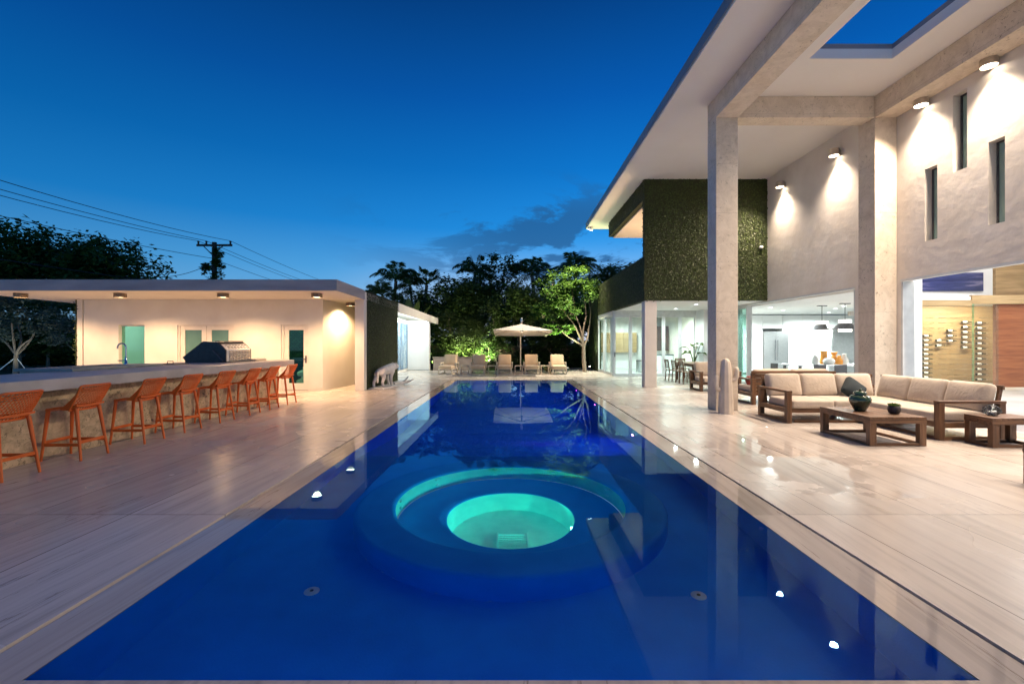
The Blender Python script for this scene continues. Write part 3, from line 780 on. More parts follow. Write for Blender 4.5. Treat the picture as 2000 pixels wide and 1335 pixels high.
def hedge(name, a, faces, parent, dens=400):
    """boxwood mat: backing box a plus leaves on the listed faces (-x, +x, -y, -z)"""
    x0, x1, y0, y1, z0, z1 = a
    m = MB().box(*a)
    m.mat(1)
    for fc in faces:
        if fc == '-y':
            leaf_sheet(m, rng, int(dens * (x1 - x0) * (z1 - z0)), 0.056, (x0, y0, z0), (x1 - x0, 0, 0), (0, 0, z1 - z0), (0, -1, 0))
        elif fc in '-x+x':
            xx, nn = (x0, -1) if fc == '-x' else (x1, 1)
            leaf_sheet(m, rng, int(dens * (y1 - y0) * (z1 - z0)), 0.056, (xx, y0, z0), (0, y1 - y0, 0), (0, 0, z1 - z0), (nn, 0, 0))
        elif fc == '-z':
            leaf_sheet(m, rng, int(dens * (x1 - x0) * (y1 - y0)), 0.056, (x0, y0, z0), (x1 - x0, 0, 0), (0, y1 - y0, 0), (0, 0, -1))
    return m.build(name, ['hedge_back', 'hedge'], parent)
hedge('green_wall', (4.64, 8.955, 16.0, 16.2, 3.06, 7.317), ['-y', '-x'], house, 560)
hedge('green_wall', (4.64, 4.84, 16.203, 27.7, 3.06, 4.62), ['-x'], house, 430)
hedge('green_wall', (4.64, 4.84, 16.203, 21.9, 6.64, 7.317), ['-x'], house, 430)
hedge('green_wall', (4.64, 4.84, 24.85, 27.7, 0.0, 3.057), ['-x', '-y'], house, 430)
MB().box(4.845, 8.955, 16.205, 27.7, 3.05, 3.25).build('terrace_floor', 'white', house)
MB().box(4.845, 8.955, 16.205, 21.9, 6.60, 6.78).build('terrace_ceiling', 'cream', house)
MB().box(4.66, 5.08, 16.02, 16.42, 0.0, 3.047).build('white_column', 'stucco', house, bevel=0.004)
lamp('AREA', 'terrace_glow', (7.0, 19.0, 3.4), 170, (1.0, 0.66, 0.38), house, 1.5, target=(7.0, 19.0, 8))
# glazed corner on the patio
def door_leaf(parent, p0, p1, z0, z1, handle=None, mat='frame', glass='glass', nm='folding_door', st=0.075):
    p0, p1 = Vector((*p0, 0)), Vector((*p1, 0))
    dd = (p1 - p0).normalized()
    up = Vector((0, 0, 1))
    m = MB()
    m.bar(p0 + dd * st / 2 + up * z0, p0 + dd * st / 2 + up * z1, st, 0.05).bar(p1 - dd * st / 2 + up * z0, p1 - dd * st / 2 + up * z1, st, 0.05)
    m.bar(p0 + dd * st + up * (z0 + 0.06), p1 - dd * st + up * (z0 + 0.06), 0.05, 0.12).bar(p0 + dd * st + up * (z1 - 0.045), p1 - dd * st + up * (z1 - 0.045), 0.05, 0.09)
    o = m.build(nm, mat, parent)
    MB().bar(p0 + dd * st + up * (z0 + z1) / 2 + up * 0.015, p1 - dd * st + up * (z0 + z1) / 2 + up * 0.015, 0.012, z1 - z0 - 0.21).build('pane', glass, o)
    if handle is not None:
        q = (p0 if handle < 0 else p1) + dd * (-st / 2 if handle > 0 else st / 2) + up * 1.02
        nrm = Vector((dd.y, -dd.x, 0))
        MB().bar(q + nrm * 0.03 - up * 0.11, q + nrm * 0.03 + up * 0.11, 0.035, 0.02).bar(q + nrm * 0.075 + up * 0.05, q + nrm * 0.075 + up * 0.05 + dd * (-0.11 if handle > 0 else 0.11), 0.02).bar(q + nrm * 0.03 + up * 0.05, q + nrm * 0.085 + up * 0.05, 0.02).build('handle', 'dark_metal', o)
    return o
xs = [4.72, 5.49, 6.26, 7.03, 7.80, 8.52]
for i in range(5):
    door_leaf(house, (xs[i] + 0.004, 21.2), (xs[i + 1] - 0.004, 21.2), 0.01, 2.84, -1 if i == 0 else None)
MB().box(4.66, 8.95, 21.14, 21.26, 2.845, 3.045).build('door_header', 'frame', house)
ys = [21.25, 22.15, 23.05, 23.95, 24.83]
for i in range(4):
    dx = 0.0
    door_leaf(house, (4.70 + (0.12 if i % 2 else 0), ys[i] + 0.004), (4.70 + (0 if i % 2 else 0.12), ys[i + 1] - 0.004), 0.01, 2.84)
MB().box(4.66, 4.80, 21.27, 24.84, 2.845, 3.045).build('door_header', 'frame', house)
MB().box(8.52, 8.95, 20.3, 21.13, 0.0, 3.045).build('return_wall', 'white', house)
# rooms behind the glass
r_ = MB()
r_.box(8.962, 22, -4, 28.2, -0.12, -0.001).box(4.85, 8.958, 21.27, 28.2, -0.003, 0.004)
r_.build('tiled_floor', 'floor_in', house)
w = MB()
w.box(4.85, 8.95, 27.45, 27.65, 0.005, 3.047)            # breakfast room end wall
w.box(HX + 0.283, 20.0, 23.0, 23.2, 0.0, 2.96)           # kitchen end wall
w.box(20.0, 20.2, -4, 23.2, 0.0, 7.3)                    # far side wall
pg = [(HX + 0.283, 11.25), (10.0, 11.25), (13.4, 15.0), (13.4, 17.8), (20.0, 17.8), (20.0, 22.99), (HX + 0.283, 22.99)]
w.add([(x, y, z) for z in (2.962, 3.10) for x, y in pg], [tuple(range(7))[::-1], tuple(range(7, 14))] + [(k, (k + 1) % 7, (k + 1) % 7 + 7, k + 7) for k in range(7)])
w.box(13.41, 20.0, 15.05, 17.79, 2.985, 3.10)
w.box(13.41, 20.0, 17.785, 17.83, 0.006, 2.96)
w.box(HX + 0.283, 9.92, 11.02, 11.2, 0.0, 6.0)           # pier in the hall
w.box(HX + 0.283, 20.0, 18.2, 18.4, 3.105, 6.0)                # hall end wall above cellar
w.box(HX + 0.283, 20.0, -4, 14.895, 5.6, 5.8)            # hall ceiling
w.box(HX + 0.283, 20.0, 14.9, 18.195, 5.6, 5.8)
w.build('interior_walls', 'white', house)
cab = MB()
for i in range(9):
    x0 = 9.4 + i * 0.98
    if 12.2 < x0 + 0.5 < 13.6:
        continue
    cab.box(x0, x0 + 0.97, 22.45, 22.995, 0.1, 2.25).box(x0, x0 + 0.97, 22.45, 22.995, 2.262, 2.92)
cab.box(12.34, 13.30, 22.45, 22.995, 2.262, 2.92)
cab.build('wall_cabinet', 'white_gloss', house, bevel=0.004)
for nm, a, c_ in (('kitchen_lamp', (10.2, 18.0, 2.94), 880), ('kitchen_lamp', (11.6, 19.5, 2.94), 880), ('kitchen_lamp', (13.2, 18.6, 2.94), 880), ('kitchen_lamp', (10.6, 21.0, 2.94), 880), ('kitchen_lamp', (12.6, 17.3, 2.94), 880), ('kitchen_lamp', (14.6, 21.0, 2.94), 880)):
    lamp('SPOT', nm, a, c_, (0.88, 1.0, 0.95), house, 0.06, target=(a[0], a[1], 0), cone=168, blend=0.5)
lamp('AREA', 'hall_light', (12.5, 9.0, 5.55), 500, (1.0, 0.97, 0.92), house, 3.0, target=(12.5, 9.0, 0))
lamp('AREA', 'hall_light', (15.5, 12.6, 5.55), 320, (1.0, 0.97, 0.92), house, 2.5, target=(15.8, 13.2, 0))
for x, y in ((5.9, 22.6), (7.6, 22.6), (6.6, 25.6)):
    lamp('SPOT', 'breakfast_room_lamp', (x, y, 3.02), 330, (0.88, 1.0, 0.92), house, 0.06, target=(x, y, 0), cone=168, blend=0.5)
for y in (17.6, 19.8):
    lamp('SPOT', 'patio_lamp', (7.1, y, 3.02), 270, (0.86, 1.0, 0.93), house, 0.06, target=(7.1, y, 0), cone=165, blend=0.6)
lamp('AREA', 'hall_light', (16.8, 16.4, 5.5), 130, (1.0, 0.97, 0.92), house, 1.5, target=(16.8, 17.3, 3))  # added to brighten the hall end wall; no such lamp is seen
# wood-lined end of the hall and the wine cellar behind glass
MB().box(13.42, 19.6, 17.70, 17.78, 0.006, 2.98).build('cellar_back_wall', 'oak', house)
MB().box(13.42, 15.145, 15.0, 15.06, 2.79, 2.982).build('cellar_lintel', 'oak', house)
MB().box(15.15, 19.8, 15.0, 15.10, 2.86, 3.14).build('wood_lintel', 'oak', house)
MB().box(16.07, 19.8, 15.13, 15.23, 0.10, 2.857).build('veneer_wall', 'cherry', house)
MB().box(16.07, 19.8, 15.13, 15.23, 3.143, 4.9).build('wood_panel', 'walnut', house)
MB().box(16.25, 18.75, 18.12, 18.18, 3.62, 4.36).build('streaked_panel', 'streak', house)
cg = MB().box(13.42, 15.19, 15.03, 15.042, 0.02, 2.785).build('cellar_glass', 'smoke_glass', house)
MB().box(15.2, 15.235, 15.02, 15.06, 0.02, 2.85).build('glass_edge', 'green_glass', cg)
MB().box(15.24, 16.05, 15.03, 15.042, 0.02, 2.85).build('cellar_door', 'smoke_glass', house)
lamp('AREA', 'cellar_lamp', (16.6, 16.6, 2.95), 200, (1.0, 0.90, 0.72), house, 3.0, 0.3, target=(16.6, 17.4, 0))
bt0 = None
def bottle(x, y, z, lb):
    global bt0
    if bt0 is None:
        bt0 = thing('wine_bottle', lb, 'wine bottle', (x, y, z), 'wine bottles on the cellar pegs')
        m = MB().lathe([(0.044, 0), (0.046, 0.01), (0.046, 0.21), (0.036, 0.24), (0.018, 0.27), (0.017, 0.34), (0.02, 0.342), (0.02, 0.36)], (0, 0, 0), 12)
        m.xf = lambda a, b2, c2: (c2 - 0.165 + x, b2 + y, a + z)
        m.build('glass_body', 'green_bottle', bt0, smooth=True)
        m = MB().lathe([(0.0468, 0.02), (0.0474, 0.025), (0.0474, 0.17), (0.0468, 0.175)], (0, 0, 0), 12, False, False)
        m.xf = lambda a, b2, c2: (c2 - 0.165 + x, b2 + y, a + z)
        m.build('paper_label', 'paper', bt0, smooth=True)
    else:
        place(copy_tree(bt0), (x, y, z), label=lb)
same = 'dark wine bottle with white label lying on wall pegs in the lit glass cellar'
DW = 17.6
pegs = MB()
for cx, rows in ((1811, range(655, 740, 9)), (1836, (664, 674)), (1858, (645, 655, 665)), (1887, range(628, 680, 10)), (1915, range(630, 742, 10))):
    for y in rows:
        q = P(cx, y, DW)
        bottle(q.x, q.y, q.z, same)
rk = thing('wine_rack', 'wall of steel pegs carrying wine bottles in the lit glass cellar', 'wine rack', P(1860, 760, 17.74))
for cx in (1811, 1836, 1858, 1872, 1887, 1915):
    m = MB()
    for y in range(618, 760, 10):
        q = P(cx, y, 17.74)
        for dx in (-0.09, 0.09):
            m.bar((q.x + dx, 17.55, q.z - 0.045), (q.x + dx, 17.745, q.z - 0.045), 0.012)
    m.build('peg_column', 'steel', rk)
# things in the kitchen
f = thing('fridge', 'wide two door stainless fridge in the white kitchen wall', 'fridge', (12.98, 22.5, 0))
MB().box(12.36, 13.60, 22.42, 22.98, 0.08, 2.12).build('cabinet', 'steel', f, bevel=0.006)
for x0, x1 in ((12.37, 12.955), (12.965, 13.59)):
    dd_ = MB().box(x0, x1, 22.385, 22.415, 0.1, 2.1).build('door', 'steel', f, bevel=0.005)
    hx = x1 - 0.06 if x0 < 12.5 else x0 + 0.06
    MB().bar((hx, 22.34, 0.7), (hx, 22.34, 1.7), 0.025).bar((hx, 22.34, 0.75), (hx, 22.385, 0.75), 0.02).bar((hx, 22.34, 1.65), (hx, 22.385, 1.65), 0.02).build('handle', 'chrome', dd_)
for px_, d_, lb in ((1605.5, 17.0, 'black and white pendant lamp farther from the stone column over the table'), (1650.5, 16.0, 'black and white pendant lamp nearer the stone column over the table')):
    q = P(px_, 645, d_)
    t = thing('pendant_lamp', lb, 'pendant lamp', (q.x, q.y, 2.96), 'pendant lamps over the kitchen table')
    MB().box(q.x - .16, q.x + .16, q.y - .06, q.y + .06, 2.93, 2.96).build('ceiling_plate', 'dark_metal', t)
    MB().tube([(q.x, q.y, 2.93), (q.x, q.y, 2.38)], 0.012, 8).build('rod', 'dark_metal', t)
    MB().lathe([(0.19, 2.26), (0.19, 2.38)], (q.x, q.y, 0), 32).build('upper_diffuser', 'pendant_glow', t, smooth=True)
    MB().lathe([(0.40, 2.05), (0.39, 2.045), (0.20, 2.25), (0.21, 2.258)], (q.x, q.y, 0), 40, False, False).build('lamp_shade', 'dark_metal', t, smooth=True)
    MB().lathe([(0.20, 1.96), (0.20, 2.06)], (q.x, q.y, 0), 32).build('lower_diffuser', 'pendant_glow', t, smooth=True)
t = thing('kitchen_table', 'long white topped kitchen table with dark legs behind the sofas', 'table', (11.9, 16.3, 0))
MB().box(9.85, 13.9, 15.75, 16.9, 0.76, 0.80).build('table_top', 'white_gloss', t, bevel=0.006)
for x in (10.0, 13.7):
    for y in (15.85, 16.75):
        MB().box(x, x + 0.08, y, y + 0.08, 0, 0.758).build('leg', 'dark_metal', t)
chair0 = None
for i, (x, y, rz) in enumerate(((10.35, 15.55, 0), (11.05, 15.55, 0), (11.75, 15.55, 0), (12.45, 15.55, 0), (13.15, 15.55, 0), (9.6, 16.3, -90))):
    lb = 'black metal chair tucked under the long side of the white kitchen table' if rz == 0 else 'black metal chair at the head of the white kitchen table'
    if chair0 is None:
        chair0 = thing('kitchen_chair', lb, 'chair', (0, 0, 0), 'black chairs round the kitchen table')
        MB().box(-.21, .21, -.2, .22, .44, .47).build('seat', 'dark_metal', chair0, bevel=0.01)
        MB().box(-.21, .21, -.24, -.215, .56, .84).build('backrest', 'dark_metal', chair0, bevel=0.01)
        for sx in (-.19, .19):
            MB().bar((sx, .2, 0), (sx, .18, .44), .03).build('leg', 'dark_metal', chair0)
            MB().bar((sx, -.24, 0), (sx, -.225, .84), .03).build('leg', 'dark_metal', chair0)
        o = chair0
    else:
        o = copy_tree(chair0)
    place(o, (x, y, 0), R(rz), label=lb)
def vase(px_, py, d_, prof, mat, nm, lb, cat):
    q = P(px_, py, d_)
    t = thing(nm, lb, cat, (q.x, q.y, 0.801), 'glassware on the kitchen table')
    MB().lathe(prof, (q.x, q.y, 0.801), 20).build('vessel', mat, t, smooth=True)
    r0, z0 = prof[-1]
    MB().lathe([(r0, z0), (r0 * 1.15, z0 + 0.012), (r0 * 0.85, z0 + 0.02)], (q.x, q.y, 0.801), 20).build('lip', mat, t, smooth=True)
vase(1592, 700, 16.4, [(.10, 0), (.12, .08), (.11, .2), (.05, .3)], 'clear_ware', 'glass_vase', 'clear glass vase at the far left of the table glassware', 'vase')
vase(1609, 700, 16.5, [(.13, 0), (.14, .1), (.11, .22), (.10, .42), (.14, .46)], 'amber', 'glass_vase', 'tall amber glass vase beside the clear rounded bowl', 'vase')
vase(1619, 700, 16.2, [(.12, 0), (.18, .06), (.19, .14), (.12, .22)], 'clear_ware', 'glass_bowl', 'low rounded clear bowl among the amber glassware', 'bowl')
vase(1629, 700, 16.5, [(.09, 0), (.13, .1), (.12, .2), (.06, .3), (.11, .42)], 'amber', 'glass_vase', 'waisted amber glass vase with flared rim', 'vase')
vase(1639, 700, 16.3, [(.11, 0), (.12, .12), (.06, .22), (.05, .3)], 'amber', 'glass_carafe', 'short amber carafe with narrow neck', 'carafe')
vase(1649, 700, 16.4, [(.12, 0), (.13, .15), (.06, .3), (.07, .36)], 'clear_ware', 'glass_carafe', 'tall clear carafe nearest the stone column', 'carafe')
q = P(1662, 672, 19.5)
t = thing('leaning_mirror', 'tall mirror with black frame leaning behind the kitchen table', 'mirror', (q.x, q.y, 0))
MB().bar((q.x - 1.0, 19.5, 0.02), (q.x - 0.45, 19.8, 2.25), 0.07, 0.1).bar((q.x + 0.9, 19.5, 0.02), (q.x + 0.9, 19.8, 2.25), 0.07, 0.1).bar((q.x - .43, 19.8, 2.25), (q.x + .9, 19.8, 2.25), 0.09, 0.07).build('frame', 'chrome', t)
MB().add([(q.x - .96, 19.52, 0.05), (q.x + .87, 19.52, 0.05), (q.x + .87, 19.82, 2.2), (q.x - .42, 19.82, 2.2)], [(0, 1, 2, 3)]).build('mirror_face', 'chrome', t)
q = P(1668, 611, 14.93)
tag(MB().box(q.x - .09, q.x + .09, 14.96, 15.1, q.z - .07, q.z + .07).build('alarm_sounder', 'nickel', None, bevel=0.01), 'small square silver sounder up near the kitchen ceiling', 'sounder')
# breakfast room
t = thing('wall_cabinet_unit', 'wide oak fronted wall cabinet seen through the patio glass door', 'cabinet', (6.0, 27.2, 0))
MB().box(5.0, 7.4, 27.1, 27.44, 0.98, 2.15).build('carcass', 'oak', t)
for i in range(3):
    MB().box(5.0 + i * .8 + .01, 5.79 + i * .8, 27.07, 27.097, 1.0, 2.13).build('door', 'oak', t, bevel=0.004)
t = thing('waste_bin', 'tall stainless pedal bin behind the patio glass door', 'bin', (6.75, 24.2, 0))
MB().lathe([(.17, 0.01), (.17, .58)], (6.75, 24.2, 0), 24).build('body', 'steel', t, smooth=True)
MB().lathe([(.178, .582), (.175, .63), (.1, .655)], (6.75, 24.2, 0), 24).build('lid', 'dark_metal', t, smooth=True)
t = thing('sink_cabinet', 'low white sink unit under a brick picture behind the patio doors', 'cabinet', (8.2, 25.6, 0))
MB().box(7.5, 8.94, 25.3, 25.9, 0.0, 0.86).build('carcass', 'white_gloss', t, bevel=0.004)
MB().box(7.45, 8.945, 25.26, 25.92, 0.862, 0.90).build('worktop', 'dark_metal', t)
tag(MB().box(7.55, 8.9, 25.93, 25.97, 1.1, 2.5).build('wood_screen', 'fence_wood', None), 'dark red brown wooden screen behind the patio doors', 'screen')
# ------------------------------------------------------------------ pool house (its long side is a degree off the pool axis, roof drained to the back)
def TP(x, y, z):
    k = y - 12.74
    return (x + 0.0196 * k, y, z * (1 - 0.0055 * max(0, k)))
def PB():
    return MB(TP)
ph = thing('pool_house', 'low flat roofed cream pool house with bar terrace and green wall', 'pool house', (-8, 15, 0))
RL, RX = -15.75, -4.93
roof = PB().box(RL, RX, 12.74, 28.2, 3.04, 3.30).build('roof', 'cream', ph)
PB().box(RL - .02, RX + .02, 12.715, 12.737, 3.03, 3.345).build('roof_edge', 'parapet', roof)
PB().box(RX + .003, RX + .02, 12.739, 15.0, 3.03, 3.345).build('roof_edge', 'parapet', roof)
PB().box(RX + .003, RX + .03, 19.06, 28.2, 2.93, 3.345).build('roof_edge', 'cream', roof)
holes = [(-13.03, -12.17, 0.0, 2.19), (-11.09, -9.22, 0.0, 2.19), (-7.68, -6.77, 0.0, 2.19)]
PB().holed('y', 15.0, 15.25, -14.18, -6.30, 0.0, 3.038, holes).build('facade_wall', 'cream', ph)
w = PB()
w.add([(-6.30, 15.002, 0), (-6.02, 17.4, 0), (-6.02, 17.4, 3.038), (-6.30, 15.002, 3.038), (-6.5, 15.26, 0), (-6.22, 17.5, 0), (-6.22, 17.5, 3.038), (-6.5, 15.26, 3.038)],
      [(0, 1, 2, 3), (5, 4, 7, 6), (1, 5, 6, 2)])
w.box(-6.0, -5.25, 17.3, 17.45, 0, 3.038)
w.box(-14.4, -14.22, 15.0, 19.0, 0.0, 3.038)
w.box(-14.2, -6.25, 18.0, 18.2, 0.0, 3.038)
w.box(-11.9, -11.8, 15.26, 18.0, 0.0, 3.038).box(-8.4, -8.3, 15.26, 18.0, 0.0, 3.038)
w.build('side_wall', 'cream', ph)
PB().box(-5.24, -4.935, 15.0, 15.25, 0, 3.038).build('end_pillar', 'cream', ph, bevel=0.004)
b = PB()
b.box(-14.17, -13.05, 14.985, 14.998, 0, 0.09).box(-12.15, -11.11, 14.985, 14.998, 0, 0.09).box(-9.2, -7.7, 14.985, 14.998, 0, 0.09).box(-6.75, -6.3, 14.985, 14.998, 0, 0.09)
b.build('skirting', 'cream_frame', ph)
m = PB().box(-5.22, -4.93, 15.27, 19.05, 0.0, 3.36)
m.mat(1)
leaf_sheet(m, rng, 5600, 0.05, (-4.93, 15.27, 0), (0, 3.78, 0), (0, 0, 3.36), (1, 0, 0))
leaf_sheet(m, rng, 250, 0.06, (-5.22, 15.27, 3.05), (0.29, 0, 0), (0, 0, 0.31), (0, -1, 0))
m.build('green_wall', ['hedge_back', 'hedge'], ph)
m = PB().box(-14.45, -14.4, 15.0, 19.0, 0.0, 3.03)
m.mat(1)
leaf_sheet(m, rng, 1500, 0.06, (-14.45, 15.0, 0), (0, 4, 0), (0, 0, 3.03), (-1, 0, 0))
leaf_sheet(m, rng, 120, 0.06, (-14.5, 15.0, 0), (0.12, 0, 0), (0, 0, 3.03), (0, -1, 0))
m.build('green_wall', ['hedge_back', 'hedge'], ph)
# lit alcove with the mural
PB().box(-6.35, -6.25, 19.06, 26.3, 0.0, 3.038).build('alcove_wall', 'white', ph)
PB().box(-6.25, -5.0, 25.9, 26.2, 0.0, 3.038).build('alcove_end_wall', 'white', ph, bevel=0.004)
PB().box(-6.25, -5.23, 19.0, 19.04, 0, 3.038).build('alcove_wall', 'white', ph)
PB().box(-6.245, -6.215, 19.4, 25.88, 0.12, 2.80).build('mural', 'mural', ph)
q = TP(-5.62, 22.5, 3.0)
q = TP(-5.03, 22.5, 2.97)
lamp('AREA', 'alcove_lamp', q, 190, (0.90, 1.0, 0.90), ph, 6.6, 0.12, target=(q[0] - 1.2, q[1], q[2] - 0.85))
# windows and doors of the facade
PB().box(-13.03, -12.17, 15.13, 15.142, 0.0, 2.15).build('window', 'green_glass', ph)
PB().box(-13.03, -12.17, 15.10, 15.17, 2.15, 2.188).build('window_frame', 'cream_frame', ph)
def ph_door(x0, x1, hinge_left, glass, z1=2.15):
    s = 0.155
    m = PB()
    m.box(x0, x0 + s, 15.05, 15.1, 0.01, z1).box(x1 - s, x1, 15.05, 15.1, 0.01, z1).box(x0 + s, x1 - s, 15.05, 15.1, z1 - .13, z1).box(x0 + s, x1 - s, 15.05, 15.1, 0.01, 0.24)
    o = m.build('door', 'cream_frame', ph, bevel=0.004)
    PB().box(x0 + s, x1 - s, 15.07, 15.08, 0.24, z1 - .13).build('pane', glass, o)
    hx = (x0 - .02, x0 + .02) if hinge_left else (x1 - .02, x1 + .02)
    for z in (0.25, 1.35, 1.85):
        PB().box(hx[0], hx[1], 15.02, 15.06, z, z + 0.12).build('hinge', 'cream_frame', o)
    gx = (x1 - .09, x1 - .055) if hinge_left else (x0 + .055, x0 + .09)
    PB().box(gx[0], gx[1], 15.03, 15.048, 0.92, 1.16).box(gx[0] - .08 if hinge_left else gx[0], gx[1] if hinge_left else gx[1] + .08, 15.005, 15.025, 1.04, 1.065).build('handle', 'dark_metal', o)
ph_door(-11.03, -10.17, True, 'door_frost')
ph_door(-10.155, -9.28, False, 'door_frost')
ph_door(-7.60, -6.80, True, 'green_glass')
PB().box(-11.09, -9.22, 15.03, 15.11, 2.152, 2.188).box(-11.09, -11.035, 15.03, 15.11, 0.0, 2.151).box(-9.275, -9.22, 15.03, 15.11, 0.0, 2.151).build('door_frame', 'cream_frame', ph)
PB().box(-7.68, -6.77, 15.03, 15.11, 2.152, 2.188).box(-7.68, -7.605, 15.03, 15.11, 0.0, 2.151).box(-6.795, -6.77, 15.03, 15.11, 0.0, 2.151).build('door_frame', 'cream_frame', ph)
PB().box(-8.28, -6.40, 16.3, 16.36, 0.0, 2.6).build('tiled_wall', 'tile', ph)
t = tag(PB().box(-12.62, -11.95, 16.2, 16.8, 0.0, 1.24).build('storage_cabinet', 'black', None, bevel=0.01), 'dark cabinet inside the left window of the pool house', 'cabinet')
m = MB()
rg = random.Random(3)
for k in range(7):
    a = rg.uniform(-.2, .2)
    m.rbox((-6.98 + rg.uniform(-.14, .14), 15.62 + rg.uniform(-.08, .08), 0.16 + k * 0.10), (0.50, 0.42, 0.17), 0.07, 0.03, 4, (rg.uniform(-.3, .3), rg.uniform(-.5, .5), a))
tag(m.build('towel_bundle', 'white', None, smooth=True), 'heap of white towels behind the glass of the single pool house door', 'towels')
lamp('AREA', 'washroom_lamp', TP(-13.0, 16.6, 3.0), 30, (0.72, 1.0, 0.93), ph, 0.8, target=TP(-13.0, 16.6, 0))
lamp('AREA', 'store_lamp', TP(-7.2, 15.75, 2.9), 12, (0.72, 1.0, 0.85), ph, 0.4, target=TP(-7.2, 15.75, 0))

# ceiling lamps under the terrace roof
cl0 = None
cl = [(-14.48, 13.4, 'round bronze ceiling lamp at the free end of the bar terrace, clear of the wall'), (-11.55, 13.4, 'round bronze ceiling lamp in front of the pool house window'),
      (-8.52, 13.4, 'round bronze ceiling lamp above the grill and double door'), (-5.76, 13.4, 'round bronze ceiling lamp just before the wall corner by the single door'),
      (-5.69, 16.0, 'round bronze ceiling lamp in the passage beside the white pillar')]
for i, (x, y, lb) in enumerate(cl):
    z = 3.04 * (1 - 0.0055 * (y - 12.74))
    if cl0 is None:
        cl0 = thing('ceiling_lamp', lb, 'ceiling lamp', (x, y, z), 'bronze lamps under the pool house roof')
        MB().lathe([(0.15, -0.125), (0.157, -0.12), (0.157, -0.004), (0.15, -0.002)], (x, y, z), 36, False, True).build('drum', 'bronze', cl0, smooth=True)
        MB().lathe([(0.0001, -0.105), (0.148, -0.105)], (x, y, z), 36, False, False).build('diffuser', 'warm_lamp', cl0)
        lamp('SPOT', 'ceiling_lamp_beam', (x, y, z - 0.135), 440, (1.0, 0.62, 0.33), cl0, 0.10, target=(x, y, 0), cone=152, blend=0.55)
    else:
        place(copy_tree(cl0), (x, y, z), label=lb)

# ------------------------------------------------------------------ bar
def TB(x, y, z):
    return (x + 0.02 * (y - 9), y, z)
bar = thing('bar_counter', 'long outdoor bar with pale thick top on rough coral stone base', 'bar', (-6.8, 8.5, 0))
top = MB(TB).box(-7.6, -6.04, 3.6, 12.45, 0.955, 1.11).build('countertop', 'concrete', bar, bevel=0.006)
MB(TB).box(-8.15, -7.603, 7.55, 12.45, 0.955, 1.108).build('countertop', 'concrete', bar, bevel=0.006)
MB(TB).box(-7.5, -6.33, 3.7, 12.2, 0.0, 0.953).build('base', 'coral_bar', bar)
sk = MB(TB).box(-8.2, -7.95, 7.5, 9.4, 1.112, 1.155).box(-7.42, -7.22, 7.5, 9.4, 1.112, 1.155).box(-7.95, -7.42, 7.5, 7.75, 1.112, 1.155).box(-7.95, -7.42, 8.95, 9.4, 1.112, 1.155)
sk.build('sink_deck', 'concrete_dark', bar, bevel=0.004)
MB(TB).box(-7.948, -7.422, 7.752, 8.948, 1.1105, 1.1125).build('sink_bowl', 'steel', bar)
q = Vector(TB(-7.66, 9.02, 1.156))
fa = thing('sink_faucet', 'tall gooseneck chrome faucet at the bar sink', 'faucet', q)
MB().lathe([(.035, 0), (.035, .02), (.024, .03), (.022, .13), (.016, .15)], q, 20).build('body', 'chrome', fa, smooth=True)
pts = [q + Vector((0, 0, .14)), q + Vector((0, 0, .33))] + [q + Vector((-.085 + .085 * math.cos(a), 0, .33 + .085 * math.sin(a))) for a in [R(k) for k in range(15, 196, 15)]]
MB().tube(pts, .0135, 10).build('spout', 'chrome', fa, smooth=True)
MB().tube([q + Vector((-.02, 0, .08)), q + Vector((-.15, -.02, .075))], [.012, .007], 8).build('lever', 'chrome', fa, smooth=True)
ht = thing('hatch_cover', 'flat dark hatch with raised handle on the bar between sink and grill', 'hatch cover', TB(-7.5, 9.95, 1.111))
q = Vector(TB(-7.5, 9.95, 1.111))
MB().box(q.x - .28, q.x + .25, q.y - .22, q.y + .22, 1.1115, 1.125).build('plate', 'dark_metal', ht, bevel=0.003)
MB().tube([q + Vector((-.06, 0, .014)), q + Vector((-.06, 0, .07)), q + Vector((.06, 0, .07)), q + Vector((.06, 0, .014))], .008, 8).build('handle', 'black', ht)
bc = thing('burner_cover', 'flat steel burner cover with loop handle beyond the grill', 'burner cover', TB(-6.75, 11.95, 1.111))
q = Vector(TB(-6.75, 11.95, 1.111))
MB().box(q.x - .42, q.x + .1, q.y - .24, q.y + .24, 1.1115, 1.16).build('plate', 'nickel', bc, bevel=0.01)
MB().tube([q + Vector((-.32, -.1, .048)), q + Vector((-.32, -.1, .1)), q + Vector((-.2, -.1, .1)), q + Vector((-.2, -.1, .048))], .008, 8).build('handle', 'black', bc)
# grill: seen from its end, hood to the left, louvred back towards the pool
gq = Vector(TB(-6.80, 10.75, 1.111))
gl = thing('barbecue_grill', 'built in stainless barbecue grill with closed dark ended hood on the bar', 'grill', gq)
G = lambda x, z: (gq.x + x, gq.z + z)
profile = [(0.0, 0.03), (0.0, 0.30), (-0.13, 0.435), (-0.22, 0.49), (-0.55, 0.50), (-0.98, 0.16), (-1.0, 0.09), (-0.95, 0.03)]
Yg0, Yg1 = gq.y, gq.y + 1.02
for nm, y0, y1 in (('end_panel', Yg0 - 0.012, Yg0 + 0.02), ('end_panel', Yg1 - 0.02, Yg1 + 0.012)):
    vs = [(G(x, z)[0], y, G(x, z)[1]) for y in (y0, y1) for x, z in profile]
    n = len(profile)
    MB().add(vs, [tuple(range(n)), tuple(range(2 * n - 1, n - 1, -1))] + [(k, k + n, (k + 1) % n + n, (k + 1) % n) for k in range(n)]).build(nm, 'black', gl, bevel=0.004)
m = MB()
